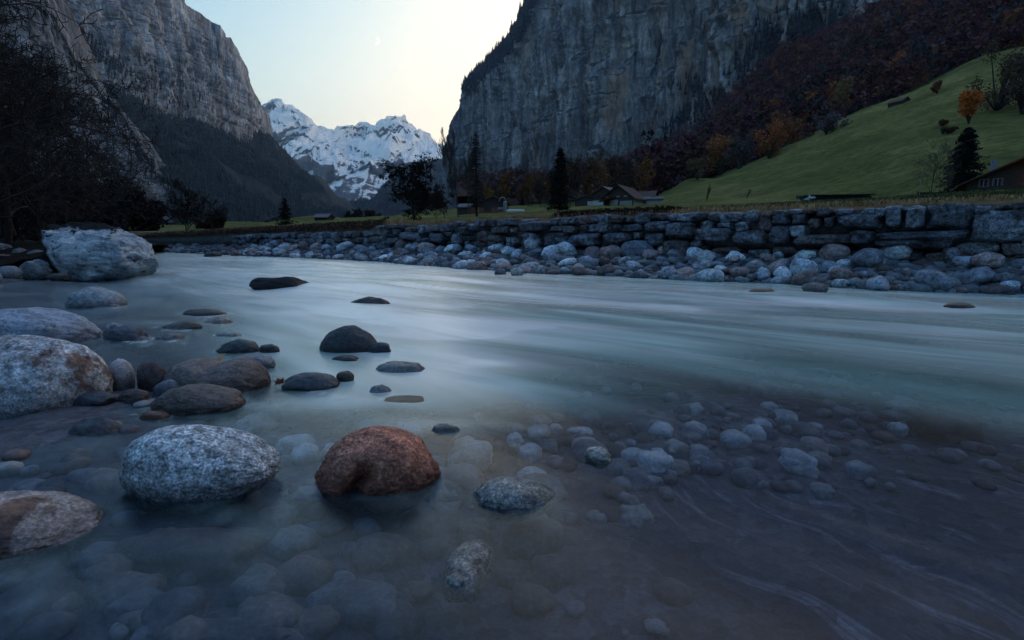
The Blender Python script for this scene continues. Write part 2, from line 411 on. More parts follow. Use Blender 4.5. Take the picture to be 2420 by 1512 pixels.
# ================================================================== STRUCTURE
# ---------------- river bed
def polar(r0, r1, nr, na):
    a0 = np.r_[np.linspace(-70, 70, na), np.linspace(80, 280, 21)[:-0 or None]]
    a = np.radians(np.r_[a0, 290.0]); r = r0 * (r1 / r0) ** np.linspace(0, 1, nr)
    A, Rr = np.meshgrid(a, r); return Rr * np.sin(A), Rr * np.cos(A)
X, Y = polar(.25, 110, 300, 420)
Z = bed_z(X, Y); r_ = np.hypot(X, Y)
Z += fbm(np.stack([X * 5, Y * 5, 0 * X], -1), 3) * .012 * (r_ < 14)
me = mesh_from('riverbed', np.stack([X, Y, Z], -1).reshape(-1, 3), gridfaces(*X.shape))
t = NT('river_gravel')
p = t.pos(); fl = t.pos((1, 1, 1), (0, 0, R(56)))
wob = t.n("ShaderNodeVectorMath", operation='ADD'); t.l(fl, wob.inputs[0])
wv = t.n("ShaderNodeVectorMath", operation='SCALE'); t.l(t.noise(fl, .8, 2, .5, 0, True), wv.inputs[0]); wv.inputs['Scale'].default_value = 1.3; t.l(wv.outputs[0], wob.inputs[1])
mp = t.n("ShaderNodeMapping"); t.l(wob.outputs[0], mp.inputs[0]); mp.inputs['Scale'].default_value = (1.4, 8, 1)
stk = t.noise(mp.outputs[0], 1.6, 6, .65, .4)
spk = t.noise(p, 70, 4, .7); lg = t.noise(p, 1.3, 4, .6)
vor = t.n("ShaderNodeTexVoronoi"); t.l(p, vor.inputs[0]); vor.inputs['Scale'].default_value = 24
c = t.ramp(lg, [(.35, (.055, .058, .075)), (.65, (.12, .125, .15))])
px3 = t.sep(t.n("ShaderNodeNewGeometry").outputs['Position']); sx = t.n("ShaderNodeMapRange"); sx.interpolation_type = 'SMOOTHSTEP'; t.l(px3[0], sx.inputs[0]); sx.inputs[1].default_value = .1; sx.inputs[2].default_value = .9
c = t.mix(t.math('MULTIPLY', sx.outputs[0], t.ramp(stk, [(.54, 0.0), (.62, .45), (.74, .9)])), c, (.32, .33, .38))
c = t.mix(.5, c, t.mix(1, c, t.ramp(spk, [(.3, .4), (.5, 1), (.7, 1.7)]), 'MULTIPLY'))
c = t.mix(.6, c, t.mix(1, c, t.ramp(vor.outputs['Color'], [(.1, .5), (.9, 1.6)]), 'MULTIPLY'))
t.bsdf(c, .8, t.bump(t.math('ADD', vor.outputs['Distance'], spk), .6, .01), .3)
obj('riverbed', me, t.m); tag(bpy.data.objects['riverbed'], kind='structure')

# ---------------- river water (long exposure silk: a smooth surface, milky where the current breaks)
X, Y = polar(.25, 105, 330, 520)
r_ = np.hypot(X, Y); fa = R(-40)
U = X * math.cos(fa) + Y * math.sin(fa); W_ = -X * math.sin(fa) + Y * math.cos(fa)      # along / across the current
bx = bed_z(X, Y); dep = np.maximum(0, -bx)
rough_w = sstep(.12, .5, dep)
Z = (fbm(np.stack([U * .22, W_ * .8, 0 * U], -1), 3) * .035 * rough_w * np.clip(r_ / 5, .1, 2.0) + fbm(np.stack([U * .7, W_ * 2.4, 0 * U + 4], -1), 2) * .006)
u_, v_ = project(np.stack([X, Y, 0 * X], -1)); v_ = np.where(Y < .2, 1600, v_); u_ = np.where(Y < .2, 1200, u_)
yc = np.interp(u_, [-600, 0, 300, 450, 600, 750, 1000, 1200, 1500, 1900, 2419, 3000], [640, 660, 690, 745, 900, 960, 985, 930, 880, 890, 960, 980])
wd = fbm(np.stack([U * .5, W_ * 1.8, 0 * U + 9], -1), 3)
milk = sstep(120, -150, v_ - yc + wd * 60)
calm_left = sstep(430, 300, u_) * sstep(900, 700, v_)
milk *= 1 - .85 * calm_left
foam = np.zeros_like(milk)
for (cx, cy, sx, sy, a, k) in [(1500, 716, 330, 10, .9, .01), (2050, 728, 200, 10, .45, 0.03), (760, 690, 150, 11, .9, 0), (620, 716, 150, 9, .55, 0), (1000, 716, 150, 9, .6, 0), (640, 640, 260, 14, .6, 0),
                            (1000, 650, 260, 9, .7, .02), (1560, 690, 160, 6, .35, .02), (1900, 712, 110, 9, .6, .05), (500, 612, 160, 6, .7, 0), (800, 622, 160, 4, .7, .03), (640, 740, 170, 14, .45, 0), (700, 790, 130, 12, .4, 0),
                            (1060, 790, 140, 16, .55, 0), (1150, 860, 150, 22, .5, 0), (960, 900, 120, 20, .35, 0), (820, 950, 160, 24, .35, 0), (1000, 1000, 180, 20, .25, 0), (1800, 770, 300, 13, .3, .06), (1300, 770, 300, 12, .35, .03), (2250, 790, 160, 10, .3, .06), (940, 760, 90, 7, .5, 0),
                            (480, 690, 110, 8, .3, 0), (420, 770, 90, 6, .25, 0), (820, 665, 400, 55, .75, .0), (1250, 690, 320, 26, .45, .02), (950, 790, 300, 70, .30, 0), (1700, 730, 420, 26, .18, .03)]:
    foam += a * np.exp(-((u_ - cx) / sx) ** 2 - ((v_ - cy - k * (u_ - cx)) / sy) ** 2)
dk = fbm(np.stack([U * .25, W_ * 1.5, 0 * U + 2], -1), 4)
foam = np.clip(foam * 1.5 * (1 + .7 * dk) + .25 * milk * sstep(.1, .8, dk) * sstep(900, 700, v_), 0, 1)
milk = np.clip(milk * (.86 - .25 * sstep(0, .7, -dk)), 0, 1)
me = mesh_from('river', np.stack([X, Y, Z * 1.0], -1).reshape(-1, 3), gridfaces(*X.shape))
vattr(me, 'milk', milk); vattr(me, 'foam', foam); vattr(me, 'deep', 1 - np.exp(-dep * 1.6))
t = NT('river_water')
fp = t.pos((1, 1, 1), (0, 0, R(40)))
mp = t.n("ShaderNodeMapping"); t.l(fp, mp.inputs[0]); mp.inputs['Scale'].default_value = (.40, 1.7, 1)
s1 = t.noise(mp.outputs[0], .9, 3, .45, 1.1)
mk = t.attr('milk'); fm = t.attr('foam'); dp = t.attr('deep')
s1c = t.ramp(s1, [(.3, .0), (.7, 1.0)])
mk2 = t.math('MULTIPLY', mk, t.math('ADD', .82, t.math('MULTIPLY', s1c, .25)), True)
body = t.mix(s1c, (.26, .52, .49), (.74, .92, .88))
body = t.mix(t.math('MULTIPLY', fm, t.math('ADD', .7, t.math('MULTIPLY', s1c, .6)), True), body, (.92, .95, .94))
dif = t.n("ShaderNodeBsdfDiffuse"); t.l(body, dif.inputs[0])
murk = t.n("ShaderNodeBsdfDiffuse"); murk.inputs[0].default_value = (.07, .09, .12, 1)
tr = t.n("ShaderNodeBsdfTransparent"); tr.inputs[0].default_value = (.80, .86, .92, 1)
rf = t.n("ShaderNodeBsdfRefraction"); rf.inputs[0].default_value = (.80, .86, .92, 1); rf.inputs['Roughness'].default_value = .06; rf.inputs['IOR'].default_value = 1.12
nrm = t.bump(s1, .25, .08)
m0 = t.n("ShaderNodeMixShader"); m0.inputs[0].default_value = .88; t.l(rf.outputs[0], m0.inputs[1]); t.l(tr.outputs[0], m0.inputs[2])
m1 = t.n("ShaderNodeMixShader"); t.l(t.math('MULTIPLY', dp, .35), m1.inputs[0]); t.l(m0.outputs[0], m1.inputs[1]); t.l(murk.outputs[0], m1.inputs[2])
m2 = t.n("ShaderNodeMixShader"); t.l(t.math('MAXIMUM', mk2, fm), m2.inputs[0]); t.l(m1.outputs[0], m2.inputs[1]); t.l(dif.outputs[0], m2.inputs[2])
gl = t.n("ShaderNodeBsdfGlossy"); gl.inputs['Roughness'].default_value = .26; t.l(nrm, gl.inputs['Normal']); gl.inputs[0].default_value = (.95, 1, 1, 1)
fr = t.n("ShaderNodeFresnel"); fr.inputs[0].default_value = 1.27; t.l(nrm, fr.inputs[1])
m3 = t.n("ShaderNodeMixShader"); t.l(fr.outputs[0], m3.inputs[0]); t.l(m2.outputs[0], m3.inputs[1]); t.l(gl.outputs[0], m3.inputs[2])
t.l(m3.outputs[0], t.out.inputs[0])
M_water = t.m
tag(obj('river', me, t.m), kind='structure')

# ---------------- lofted land: curves through points seen in the photo, each at its own distance
def loft(name, curves, xs, rows, mat, disp=None, back=None, kind='structure', smooth=True):
    L = []
    for cv in curves:
        cv = np.array(cv, float); L.append(at(xs, np.interp(xs, cv[:, 0], cv[:, 1]), np.interp(xs, cv[:, 0], cv[:, 2])))
    for off in (back or []): L.append(L[-1] + np.array(off))
    G = [L[0][None]]
    for i in range(len(L) - 1):
        n = rows[i] if i < len(rows) else 12; tt = (np.arange(1, n + 1) / n)[:, None, None]; G.append(L[i][None] * (1 - tt) + L[i+1][None] * tt)
    G = np.concatenate(G)
    if disp is not None: G = disp(G, gnormals(G))
    me = mesh_from(name, G.reshape(-1, 3), gridfaces(*G.shape[:2]), smooth)
    o = obj(name, me, mat)
    if kind: tag(o, kind=kind)
    return o, G
def rockdisp(a, s, seed=0, vert=.25, ledge=.4):
    def f(G, N):
        q = G * np.array([1, 1, vert]) / s + seed
        d = fbm(q, 5, True, .55) * .6 + fbm(q * 3.1 + 5, 4, True, .6) * .28 + fbm(G / s * np.array([.5, .5, 2.5]) + 31, 4, True) * ledge
        d = d - d.mean()
        N2 = N.copy(); N2[..., 2] *= .35
        if N2[N2.shape[0]//3, N2.shape[1]//2, 1] > 0: N2 = -N2
        nr_ = G.shape[0]; e = np.clip((nr_ - 30 - np.arange(nr_)) / 60, .35, 1)
        return G + N2 * (d * a)[..., None] * e[:, None, None]
    return f
def softdisp(a, s, seed=0, o=4):
    def f(G, N):
        G = G.copy(); k = np.clip(G[..., 1] / 60, .0, 1); G[..., 2] += fbm(G / s + seed, o) * a * k; return G
    return f

# valley floor to the horizon
V = np.array([(-20000, -3000, -2.5), (20000, -3000, -2.5), (20000, 20000, -2.5), (-20000, 20000, -2.5)])
M_floor = forest_floor('valley_soil', (.02, .022, .018), (.035, .04, .028), .01)
tag(obj('valley_ground', mesh_from('valley_ground', V, [[0, 1, 2, 3]]), M_floor), kind='structure')

# meadow on the far bank, rising into the hillside
t = NT('meadow_grass'); p = t.pos()
n1 = t.noise(p, .035, 6, .6); n2 = t.noise(t.pos((.4, 1.6, 2.5)), .35, 6, .7); n3 = t.noise(p, 3.0, 5, .7)
c = t.ramp(n1, [(.3, (.070, .080, .024)), (.5, (.112, .116, .036)), (.7, (.20, .18, .065))])
c = t.mix(.8, c, t.mix(1, c, t.ramp(n2, [(.3, .4), (.5, 1.0), (.7, 1.75)]), 'MULTIPLY'))
c = t.mix(.8, c, t.mix(1, c, t.ramp(n3, [(.3, .6), (.7, 1.5)]), 'MULTIPLY'))
straw = t.attr('straw'); c = t.mix(straw, c, t.mix(n3, (.14, .095, .05), (.32, .22, .12)))
t.bsdf(c, .95, t.bump(t.math('ADD', n2, t.math('MULTIPLY', n3, .4)), .8, .5), .05); M_meadow = t.m
xs = np.r_[np.linspace(150, 2700, 420), np.linspace(2720, 3600, 20)]
sW = wall_s_of_x(xs); wp = wall_pt(sW); wz = wall_top_z(sW)
wn_ = wall_nrm(sW); wn_ = wn_ * np.sign(-(wn_[:, 1:2]))      # towards the river
c0 = np.c_[wp - wn_ * .18, wz - .03]
lip = np.interp(xs, [300, 560, 880, 940, 1200, 1400, 2419], [.20, .42, .30, .06, .10, .10, .06])
c0b = np.c_[wp - wn_ * .5, wz + lip]
def curve(pts, Y=None):
    pts = np.array(pts, float); return at(xs, np.interp(xs, pts[:, 0], pts[:, 1]), np.interp(xs, pts[:, 0], pts[:, 2]) if pts.shape[1] > 2 else Y)
L = [c0 - np.array([0, 0, 2.2]), c0, c0b,
     np.c_[(wp - wn_ * 14.0), np.interp(xs, [150, 500, 900, 1300, 2419, 3600], [1.5, 1.75, 2.0, 2.5, 2.6, 2.8])],
     curve([(150, 562, 80), (340, 558, 80), (500, 547, 75), (700, 535, 70), (900, 522, 66), (1100, 505, 64), (1300, 498, 62), (1500, 494, 62), (1700, 487, 60), (2000, 482, 56), (2200, 477, 50), (2419, 471, 46), (3600, 455, 40)]),
     curve([(150, 558, 150), (340, 556, 150), (700, 531, 150), (900, 518, 150), (1100, 499, 150), (1300, 491, 150), (1500, 488, 150), (1600, 484, 140), (1700, 480, 130), (2000, 473, 115), (2200, 468, 100), (2419, 458, 95), (3600, 430, 90)]),
     curve([(150, 556, 300), (700, 528, 300), (900, 515, 300), (1100, 493, 280), (1300, 484, 260), (1480, 482, 230), (1560, 463, 220), (1633, 429, 240), (1701, 416, 250), (1780, 380, 260), (1939, 321, 270), (2018, 269, 280), (2137, 224, 290), (2295, 147, 300), (2419, 110, 300), (3600, -200, 300)]),
     ]
L.append(L[-1] + np.array([0, 80, -2.0]) )
rows = [3, 4, 30, 30, 40, 90, 6]; G = [L[0][None]]
for i, n in enumerate(rows):
    tt = (np.arange(1, n + 1) / n)[:, None, None]; G.append(L[i][None] * (1 - tt) + L[i+1][None] * tt)
G = np.concatenate(G); k = np.clip((G[..., 1] - 25) / 120, 0, 1)
G[..., 2] += fbm(G / 38, 4) * 2.2 * k + fbm(G / 9, 3) * .35 * k + fbm(G / 1.2, 3) * .05
me = mesh_from('meadow', G.reshape(-1, 3), gridfaces(*G.shape[:2]))
dW, _ = wall_dist(G[..., 0], G[..., 1]); st = sstep(-2.6, -.6, dW + fbm(G / 1.5, 3) * 1.2)
st = np.maximum(st, sstep(900, 500, np.broadcast_to(xs, G.shape[:2])) * .7 * (G[..., 1] < 70))
vattr(me, 'straw', np.clip(st, 0, 1) * .9)
tag(obj('meadow', me, M_meadow), kind='structure'); MEADOW = G
def meadow_z(px, Yq):                                          # height of the meadow under a picture column
    j = int(np.argmin(np.abs(xs - px))); col = MEADOW[:, j]; o = np.argsort(col[:, 1]); return float(np.interp(Yq, col[o, 1], col[o, 2]))
# back pasture behind the barns
loft('pasture', [[(1470, 470, 330), (1700, 440, 330)], [(1470, 452, 360), (1514, 440, 380), (1560, 415, 420), (1633, 366, 470), (1700, 345, 480)]], np.linspace(1470, 1700, 60), [40], M_meadow, softdisp(3, 60), [(0, 60, 3)])
# forest slope right of the cliff
M_ff = forest_floor('leaf_litter', (.018, .010, .010), (.040, .020, .016), .03)
_, FR = loft('forest_slope', [[(1080, 497, 270), (1300, 490, 250), (1500, 484, 240), (1560, 466, 260), (1633, 432, 280), (1701, 420, 285), (1780, 384, 290), (1939, 325, 295), (2018, 273, 300), (2137, 228, 305), (2295, 150, 320), (2419, 112, 320), (3000, -30, 300)],
                    [(1080, 452, 700), (1300, 440, 650), (1500, 418, 600), (1640, 380, 560), (1701, 340, 560), (1780, 280, 560), (1939, 200, 560), (2137, 110, 560), (2419, -20, 560), (3000, -250, 560)],
                    [(1080, 432, 1500), (1180, 430, 1400), (1300, 415, 1300), (1500, 380, 1150), (1640, 330, 1050), (1701, 265, 1000), (1790, 185, 950), (1850, 120, 900), (2000, 70, 850), (2100, 0, 820), (2419, -190, 800), (3000, -420, 800)]],
             np.linspace(1080, 3000, 200), [40, 50], M_ff, softdisp(12, 90, 3))

# ---------------- right cliff
_, CR = loft('east_cliff', [
    [(1040, 470, 2500), (1090, 445, 2350), (1200, 440, 2000), (1350, 430, 1700), (1500, 415, 1450), (1650, 370, 1250), (1800, 280, 1080), (1900, 200, 1000), (2000, 140, 950), (2150, 60, 900), (2600, -200, 850), (4200, -900, 560)],
    [(1040, 420, 2560), (1056, 385, 2560), (1062, 340, 2500), (1072, 290, 2400), (1088, 225, 2380), (1104, 200, 2330), (1150, 170, 2260), (1200, 120, 2150), (1225, 75, 2100), (1245, 20, 2050), (1300, -60, 1950), (1500, -330, 1600), (1800, -560, 1350), (2200, -760, 1150), (2600, -900, 1000), (4200, -2600, 640)],
    [(1040, 415, 2800), (1056, 352, 2750), (1062, 330, 2700), (1072, 282, 2600), (1088, 222, 2500), (1089, 205, 2500), (1104, 181, 2480), (1150, 140, 2400), (1200, 90, 2300), (1225, 48, 2250), (1245, 0, 2200), (1300, -90, 2150), (1500, -390, 1800), (1800, -620, 1550), (2200, -820, 1400), (2600, -960, 1300), (4200, -2700, 820)]],
    np.r_[np.linspace(1040, 1260, 170), np.linspace(1262, 2060, 440), np.linspace(2070, 4200, 90)], [300, 22], M_cliffR, rockdisp(78, 190, 2, .22, .16), [(150, 400, -10), (500, 900, -900)])
# ---------------- left cliff: far face, near buttress, lower talus
_, CL = loft('west_cliff', [
    [(-700, 560, 1100), (0, 470, 1150), (200, 400, 1300), (300, 330, 1450), (440, 330, 1900), (560, 370, 2400), (650, 400, 2950), (665, 410, 3000)],
    [(-700, -900, 1150), (-200, -520, 1250), (0, -330, 1400), (200, -190, 1700), (380, -60, 1950), (430, -3, 2050), (440, 12, 2100), (470, 30, 2180), (500, 52, 2250), (520, 60, 2260), (527, 90, 2300), (545, 88, 2350), (556, 110, 2420), (570, 160, 2480), (590, 200, 2580), (612, 240, 2720), (625, 285, 2830), (640, 345, 2950), (665, 400, 3000)]],
    np.r_[np.linspace(-700, -20, 60), np.linspace(-15, 400, 200), np.linspace(401, 665, 260)], [320], M_cliffL, rockdisp(42, 150, 9, .18, .22), [(-100, 300, -5), (-600, 600, -900)])
_, CN = loft('west_buttress', [
    [(-900, 640, 560), (0, 600, 600), (240, 520, 700), (330, 500, 800), (395, 510, 880), (440, 535, 950)],
    [(-900, 300, 640), (0, 300, 680), (200, 430, 760), (238, 470, 790), (300, 400, 860), (350, 440, 900), (440, 530, 980)],
    [(-900, -900, 800), (-200, -500, 800), (0, -180, 820), (70, -60, 850), (110, 20, 870), (160, 130, 900), (200, 180, 930), (240, 235, 960), (280, 270, 980), (320, 340, 1000), (355, 400, 1010), (400, 440, 1020), (440, 528, 1040)]],
    np.r_[np.linspace(-900, -20, 60), np.linspace(-15, 440, 330)], [90, 200], M_cliffN, rockdisp(17, 75, 5), [(-60, 160, -10), (-200, 300, -600)])
M_slope = forest_floor('slope_soil', (.016, .022, .026), (.035, .042, .045), .012)
_, SL = loft('west_slope', [
    [(200, 560, 800), (440, 556, 900), (600, 552, 1100), (760, 545, 1500), (830, 535, 1900)],
    [(200, 330, 1250), (260, 235, 1400), (330, 245, 1500), (440, 300, 1800), (560, 335, 2250), (640, 352, 2750), (700, 400, 2700), (760, 455, 2500), (800, 495, 2300), (830, 530, 2200)]],
    np.linspace(200, 830, 220), [150], M_slope, softdisp(55, 230, 1, 5), [(0, 500, -60), (0, 800, -500)])
_, RD = loft('dark_ridge', [
    [(740, 560, 2600), (1180, 560, 2600)],
    [(740, 540, 3000), (800, 500, 3100), (870, 452, 3300), (930, 402, 3500), (965, 382, 3700), (1000, 378, 3800), (1180, 376, 4000)]],
    np.linspace(740, 1180, 160), [80], M_slope, softdisp(60, 300, 8, 5), [(0, 600, -60), (0, 900, -600)])
aa = np.radians(np.linspace(64, 296, 90)); pr = [(420, 0), (520, 140), (600, 300), (700, 380), (1100, 480), (1500, -50)]
G = np.stack([np.stack([np.sin(aa) * q[0], np.cos(aa) * q[0], np.full(90, float(q[1]))], -1) for q in pr]); G = np.concatenate([G[i][None] * (1 - k) + G[i+1][None] * k for i in range(5) for k in (np.arange(6) / 6)[:, None, None]])
G[..., 2] += fbm(G / 200, 4) * 50 * (G[..., 2] > 20)
tag(obj('unseen_valley_sides', mesh_from('unseen_valley_sides', G.reshape(-1, 3), gridfaces(*G.shape[:2])), M_slope), kind='structure')  # out-of-view slopes behind the camera, added to cut the frontal light
# ---------------- snow mountains
t = NT('snow_and_rock'); g = t.n("ShaderNodeNewGeometry"); p = t.pos()
a = t.noise(p, .0022, 9, .66, .4); b = t.noise(t.pos((1, 1, 2.6), (.1, .3, 0)), .006, 8, .7, .5); z = t.sep(g.outputs['Position'])[2]
nz = t.sep(g.outputs['Normal'])[2]
zf = t.n("ShaderNodeMapRange"); t.l(z, zf.inputs[0]); zf.inputs[1].default_value = 330; zf.inputs[2].default_value = 1250
s = t.math('ADD', t.math('MULTIPLY', nz, .9), t.math('MULTIPLY', t.math('SUBTRACT', a, .5), 1.1))
s = t.math('ADD', s, t.math('MULTIPLY', t.math('SUBTRACT', b, .5), 1.6)); s = t.math('ADD', s, t.math('MULTIPLY', zf.outputs[0], .65))
sf = t.ramp(s, [(.77, 0.0), (.86, 1.0)])
rk = t.ramp(b, [(.35, (.035, .045, .065)), (.65, (.12, .13, .16))])
t.bsdf(t.mix(sf, rk, (.86, .88, .92)), .8, t.bump(t.math('ADD', a, b), .8, 30), .2); M_snow = t.m
def snowdisp(G, N):
    q = G / 1500; d = fbm(q + 3, 6, True, .55); d2 = fbm(q * np.array([2, 2, 4]) + 9, 5, True, .6)
    e = np.clip(np.minimum(np.arange(G.shape[0]) / 30, (262 - np.arange(G.shape[0])) / 60), .06, 1)[:, None]
    G = G.copy(); G[..., 2] += (d * 230 + d2 * 130) * e * .8; G[..., 1] += d * 420 * e; G[..., 2] += fbm(G / 160, 4, True) * 16 * np.clip(e + .3, 0, 1) + fbm(G / 420 + 7, 4, True) * 30 * e
    return G
_, SN = loft('snow_peaks', [
    [(560, 540, 4800), (1200, 540, 4800)],
    [(560, 440, 5600), (700, 430, 5600), (850, 430, 5500), (930, 420, 5600), (1200, 430, 6000)],
    [(560, 260, 8200), (600, 262, 8200), (618, 248, 8200), (640, 241, 8200), (680, 256, 8100), (712, 270, 8000), (730, 280, 7900), (745, 302, 7800), (760, 322, 7700), (775, 318, 7800), (790, 322, 7800), (815, 316, 8000), (850, 321, 8200), (880, 318, 8300), (892, 306, 8400), (905, 299, 8500), (925, 288, 8600), (935, 290, 8600), (955, 308, 8500), (985, 334, 8300), (1020, 352, 8200), (1040, 364, 8200), (1060, 352, 8200), (1200, 360, 8200)]],
    np.linspace(560, 1200, 420), [40, 220], M_snow, snowdisp, [(0, 600, -100), (0, 1500, -1500)])

# ================================================================== FORESTS (too many to count)
def conifers(P, H, rad=.17, sides=5, tiers=2):
    """low conifers at points P with heights H -> verts, quads"""
    n = len(P); Vs, Qs = [], []; base = 0
    ang = np.arange(sides) * 2 * math.pi / sides
    for k in range(tiers):
        z0, z1 = (.08 + .38 * k), (.62 + .38 * k) if k < tiers - 1 else 1.0
        r = rad * (1 - .45 * k)
        rr = r * rng.uniform(.6, 1.25, (n, sides)); aa = ang[None] + rng.uniform(0, 6, (n, 1))
        ring = np.stack([np.cos(aa) * rr, np.sin(aa) * rr, np.full((n, sides), z0) + rng.uniform(-.05, .05, (n, sides))], -1) * H[:, None, None] + P[:, None]
        tip = P + np.c_[rng.normal(0, .01, n) * H, rng.normal(0, .01, n) * H, z1 * H]
        V = np.concatenate([ring, tip[:, None]], 1)
        q = np.array([[i, (i + 1) % sides, sides] for i in range(sides)])
        Vs.append(V.reshape(-1, 3)); Qs.append((q[None] + (np.arange(n) * (sides + 1))[:, None, None]).reshape(-1, 3) + base); base += n * (sides + 1)
    return np.concatenate(Vs), np.concatenate(Qs), np.tile(np.repeat(np.arange(n), sides + 1), tiers)
def broadleaf(P, H, leaf=26, spread=.38):
    """ragged crowns of leaf clumps"""
    n = len(P); cl = 5
    cc = rng.normal(0, 1, (n, cl, 3)) * np.array([spread * .5, spread * .5, .20]) + np.array([0, 0, .58])
    u = rng.normal(0, 1, (n, leaf, 3)); u /= np.linalg.norm(u, axis=-1, keepdims=True); u *= rng.uniform(.5, 1, (n, leaf, 1))
    pick = rng.integers(0, cl, (n, leaf)); c = np.take_along_axis(cc, pick[..., None].repeat(3, -1), 1) + u * np.array([.2, .2, .17])
    a = rng.normal(0, 1, (n, leaf, 3)); a /= np.linalg.norm(a, axis=-1, keepdims=True); b = np.cross(a, rng.normal(0, 1, (n, leaf, 3))); b /= np.linalg.norm(b, axis=-1, keepdims=True)
    sz = rng.uniform(.05, .11, (n, leaf, 1))
    V = np.stack([c + a * sz, c + b * sz, c - a * sz * .8 - b * sz * .5], 2) * H[:, None, None, None] + P[:, None, None]
    m = n * leaf; return V.reshape(-1, 3), np.arange(m * 3).reshape(-1, 3), np.repeat(np.arange(n), leaf * 3)
def forest(name, label, P, H, kindf, tints, mat=M_leafA, **kw):
    V, Q, idx = kindf(P, H, **kw); me = mesh_from(name, V, Q, False); cattr(me, 'tint', tints[idx])
    return tag(obj(name, me, mat), label, 'forest', kind='stuff')
def sample(G, n, r0=0, r1=1, c0=0, c1=1, mask=None):
    a = rng.uniform(r0, r1, n) * (G.shape[0] - 1.001); b = rng.uniform(c0, c1, n) * (G.shape[1] - 1.001)
    i, j = a.astype(int), b.astype(int); fa_, fb = (a - i)[:, None], (b - j)[:, None]
    P = (G[i, j] * (1 - fa_) + G[i + 1, j] * fa_) * (1 - fb) + (G[i, j + 1] * (1 - fa_) + G[i + 1, j + 1] * fa_) * fb
    if mask is not None: P = P[mask(P)]
    return P
def tint(n, base, var=.35):
    return np.array(base)[None] * rng.uniform(1 - var, 1 + var, (n, 1)) * rng.uniform(.9, 1.1, (n, 3))
# west slope conifers
SLf = SL[:151]
bare = lambda P: fbm(P / 170 + 3, 4) < .42
P = sample(SLf, 15000, mask=bare); H = rng.uniform(11, 24, len(P)) * (P[:, 1] / 1700) ** .35
forest('conifer_forest', 'dark blue-green conifer forest covering the steep slope under the left cliff', P, H, conifers, tint(len(P), (.022, .036, .040), .5))
P = sample(SLf, 900, mask=lambda P: fbm(P / 170 + 8, 3) > .25); H = rng.uniform(12, 20, len(P))
tt = tint(len(P), (.07, .03, .03), .4)
forest('autumn_forest', 'dull red autumn trees scattered among the conifers of the left slope', P, H, broadleaf, tt, leaf=14)
P = sample(RD[:81], 3500); H = rng.uniform(15, 28, len(P))
forest('ridge_forest', 'hazy conifer forest on the dark ridge below the snow peaks', P, H, conifers, tint(len(P), (.02, .033, .04), .4), tiers=1)
# gullies and ledges of the west cliffs
def band(pts, Ys, width, n):
    pts = np.array(pts, float); L_ = np.r_[0, np.cumsum(np.hypot(*np.diff(pts, axis=0).T))]; s = rng.uniform(0, L_[-1], n)
    px = np.interp(s, L_, pts[:, 0]) + rng.normal(0, width, n); py = np.interp(s, L_, pts[:, 1]) + rng.normal(0, width, n)
    return px, py, np.interp(s, L_, Ys)
def on_surface(G, px, py):                    # nearest surface point seen under a picture point
    u, v = project(G); u = u.ravel(); v = v.ravel(); Gf = G.reshape(-1, 3); out = np.empty((len(px), 3))
    for i in range(len(px)):
        out[i] = Gf[np.argmin((u - px[i]) ** 2 + (v - py[i]) ** 2)]
    return out
CNv = CN[::2, 60::2][:146]; CLv = CL[::3, 60::3][:107]; CRv = CR[::3, ::3][:101]
px, py, _ = band([(120, 30), (165, 110), (215, 160), (270, 240), (320, 320), (360, 400), (400, 440)], [1] * 7, 10, 700)
P = on_surface(CNv, px, py); P[:, 1] -= 4
forest('gully_forest', 'dark conifers running diagonally up the gully in the left cliff', P, rng.uniform(8, 16, len(P)), conifers, tint(len(P), (.02, .026, .028), .4))
for nm, lb, pts, w, n in [('ledge_forest', 'dark strip of conifers on the slanting ledge of the left cliff', [(190, 85), (260, 150), (330, 195), (400, 230), (440, 262)], 9, 800),
                          ('ledge_forest', 'dark trees at the top of the forest slope against the left cliff', [(250, 215), (320, 240), (440, 290), (520, 325), (600, 345)], 9, 700),
                          ('ledge_forest', 'short strip of trees on the middle ledge of the left cliff', [(330, 130), (390, 180), (450, 215), (480, 235)], 6, 250)]:
    px, py, _ = band(pts, [1] * len(pts), w, n); P = on_surface(CLv, px, py); P[:, 1] -= 5
    forest(nm, lb, P, rng.uniform(10, 22, len(P)), conifers, tint(len(P), (.022, .027, .03), .4))
# rim of the right cliff
px, py, _ = band([(1090, 205), (1104, 190), (1150, 146), (1200, 96), (1225, 55), (1245, 8), (1262, -30)], [1] * 7, 5, 1500)
P = on_surface(CR[::2, :220][:180], px + np.abs(rng.normal(0, 8, len(px))), py + np.abs(rng.normal(2, 12, len(px)))); P[:, 1] -= 6
forest('rim_forest', 'black conifers along the sloping rim of the right cliff', P, rng.uniform(16, 40, len(P)), conifers, tint(len(P), (.016, .02, .026), .4))
for lb, pts, w, n, tn in [('dark conifers growing on the right cliff foot above the autumn wood', [(1760, 200), (1820, 120), (1900, 90), (1960, 80)], 26, 900, (.012, .014, .02)),
                          ('dark scrub trees in the broken lower part of the right cliff', [(1600, 200), (1680, 240), (1620, 280), (1560, 330)], 12, 250, (.014, .016, .02)),
                          ('conifers in the notch between right cliff and back pasture', [(1530, 400), (1580, 375), (1640, 345), (1660, 320)], 12, 300, (.012, .014, .018))]:
    px, py, _ = band(pts, [1] * len(pts), w, n); P = on_surface(CRv, px, py); P[:, 1] -= 15
    forest('cliff_foot_forest', lb, P, rng.uniform(14, 30, len(P)), conifers, tint(len(P), tn, .4))
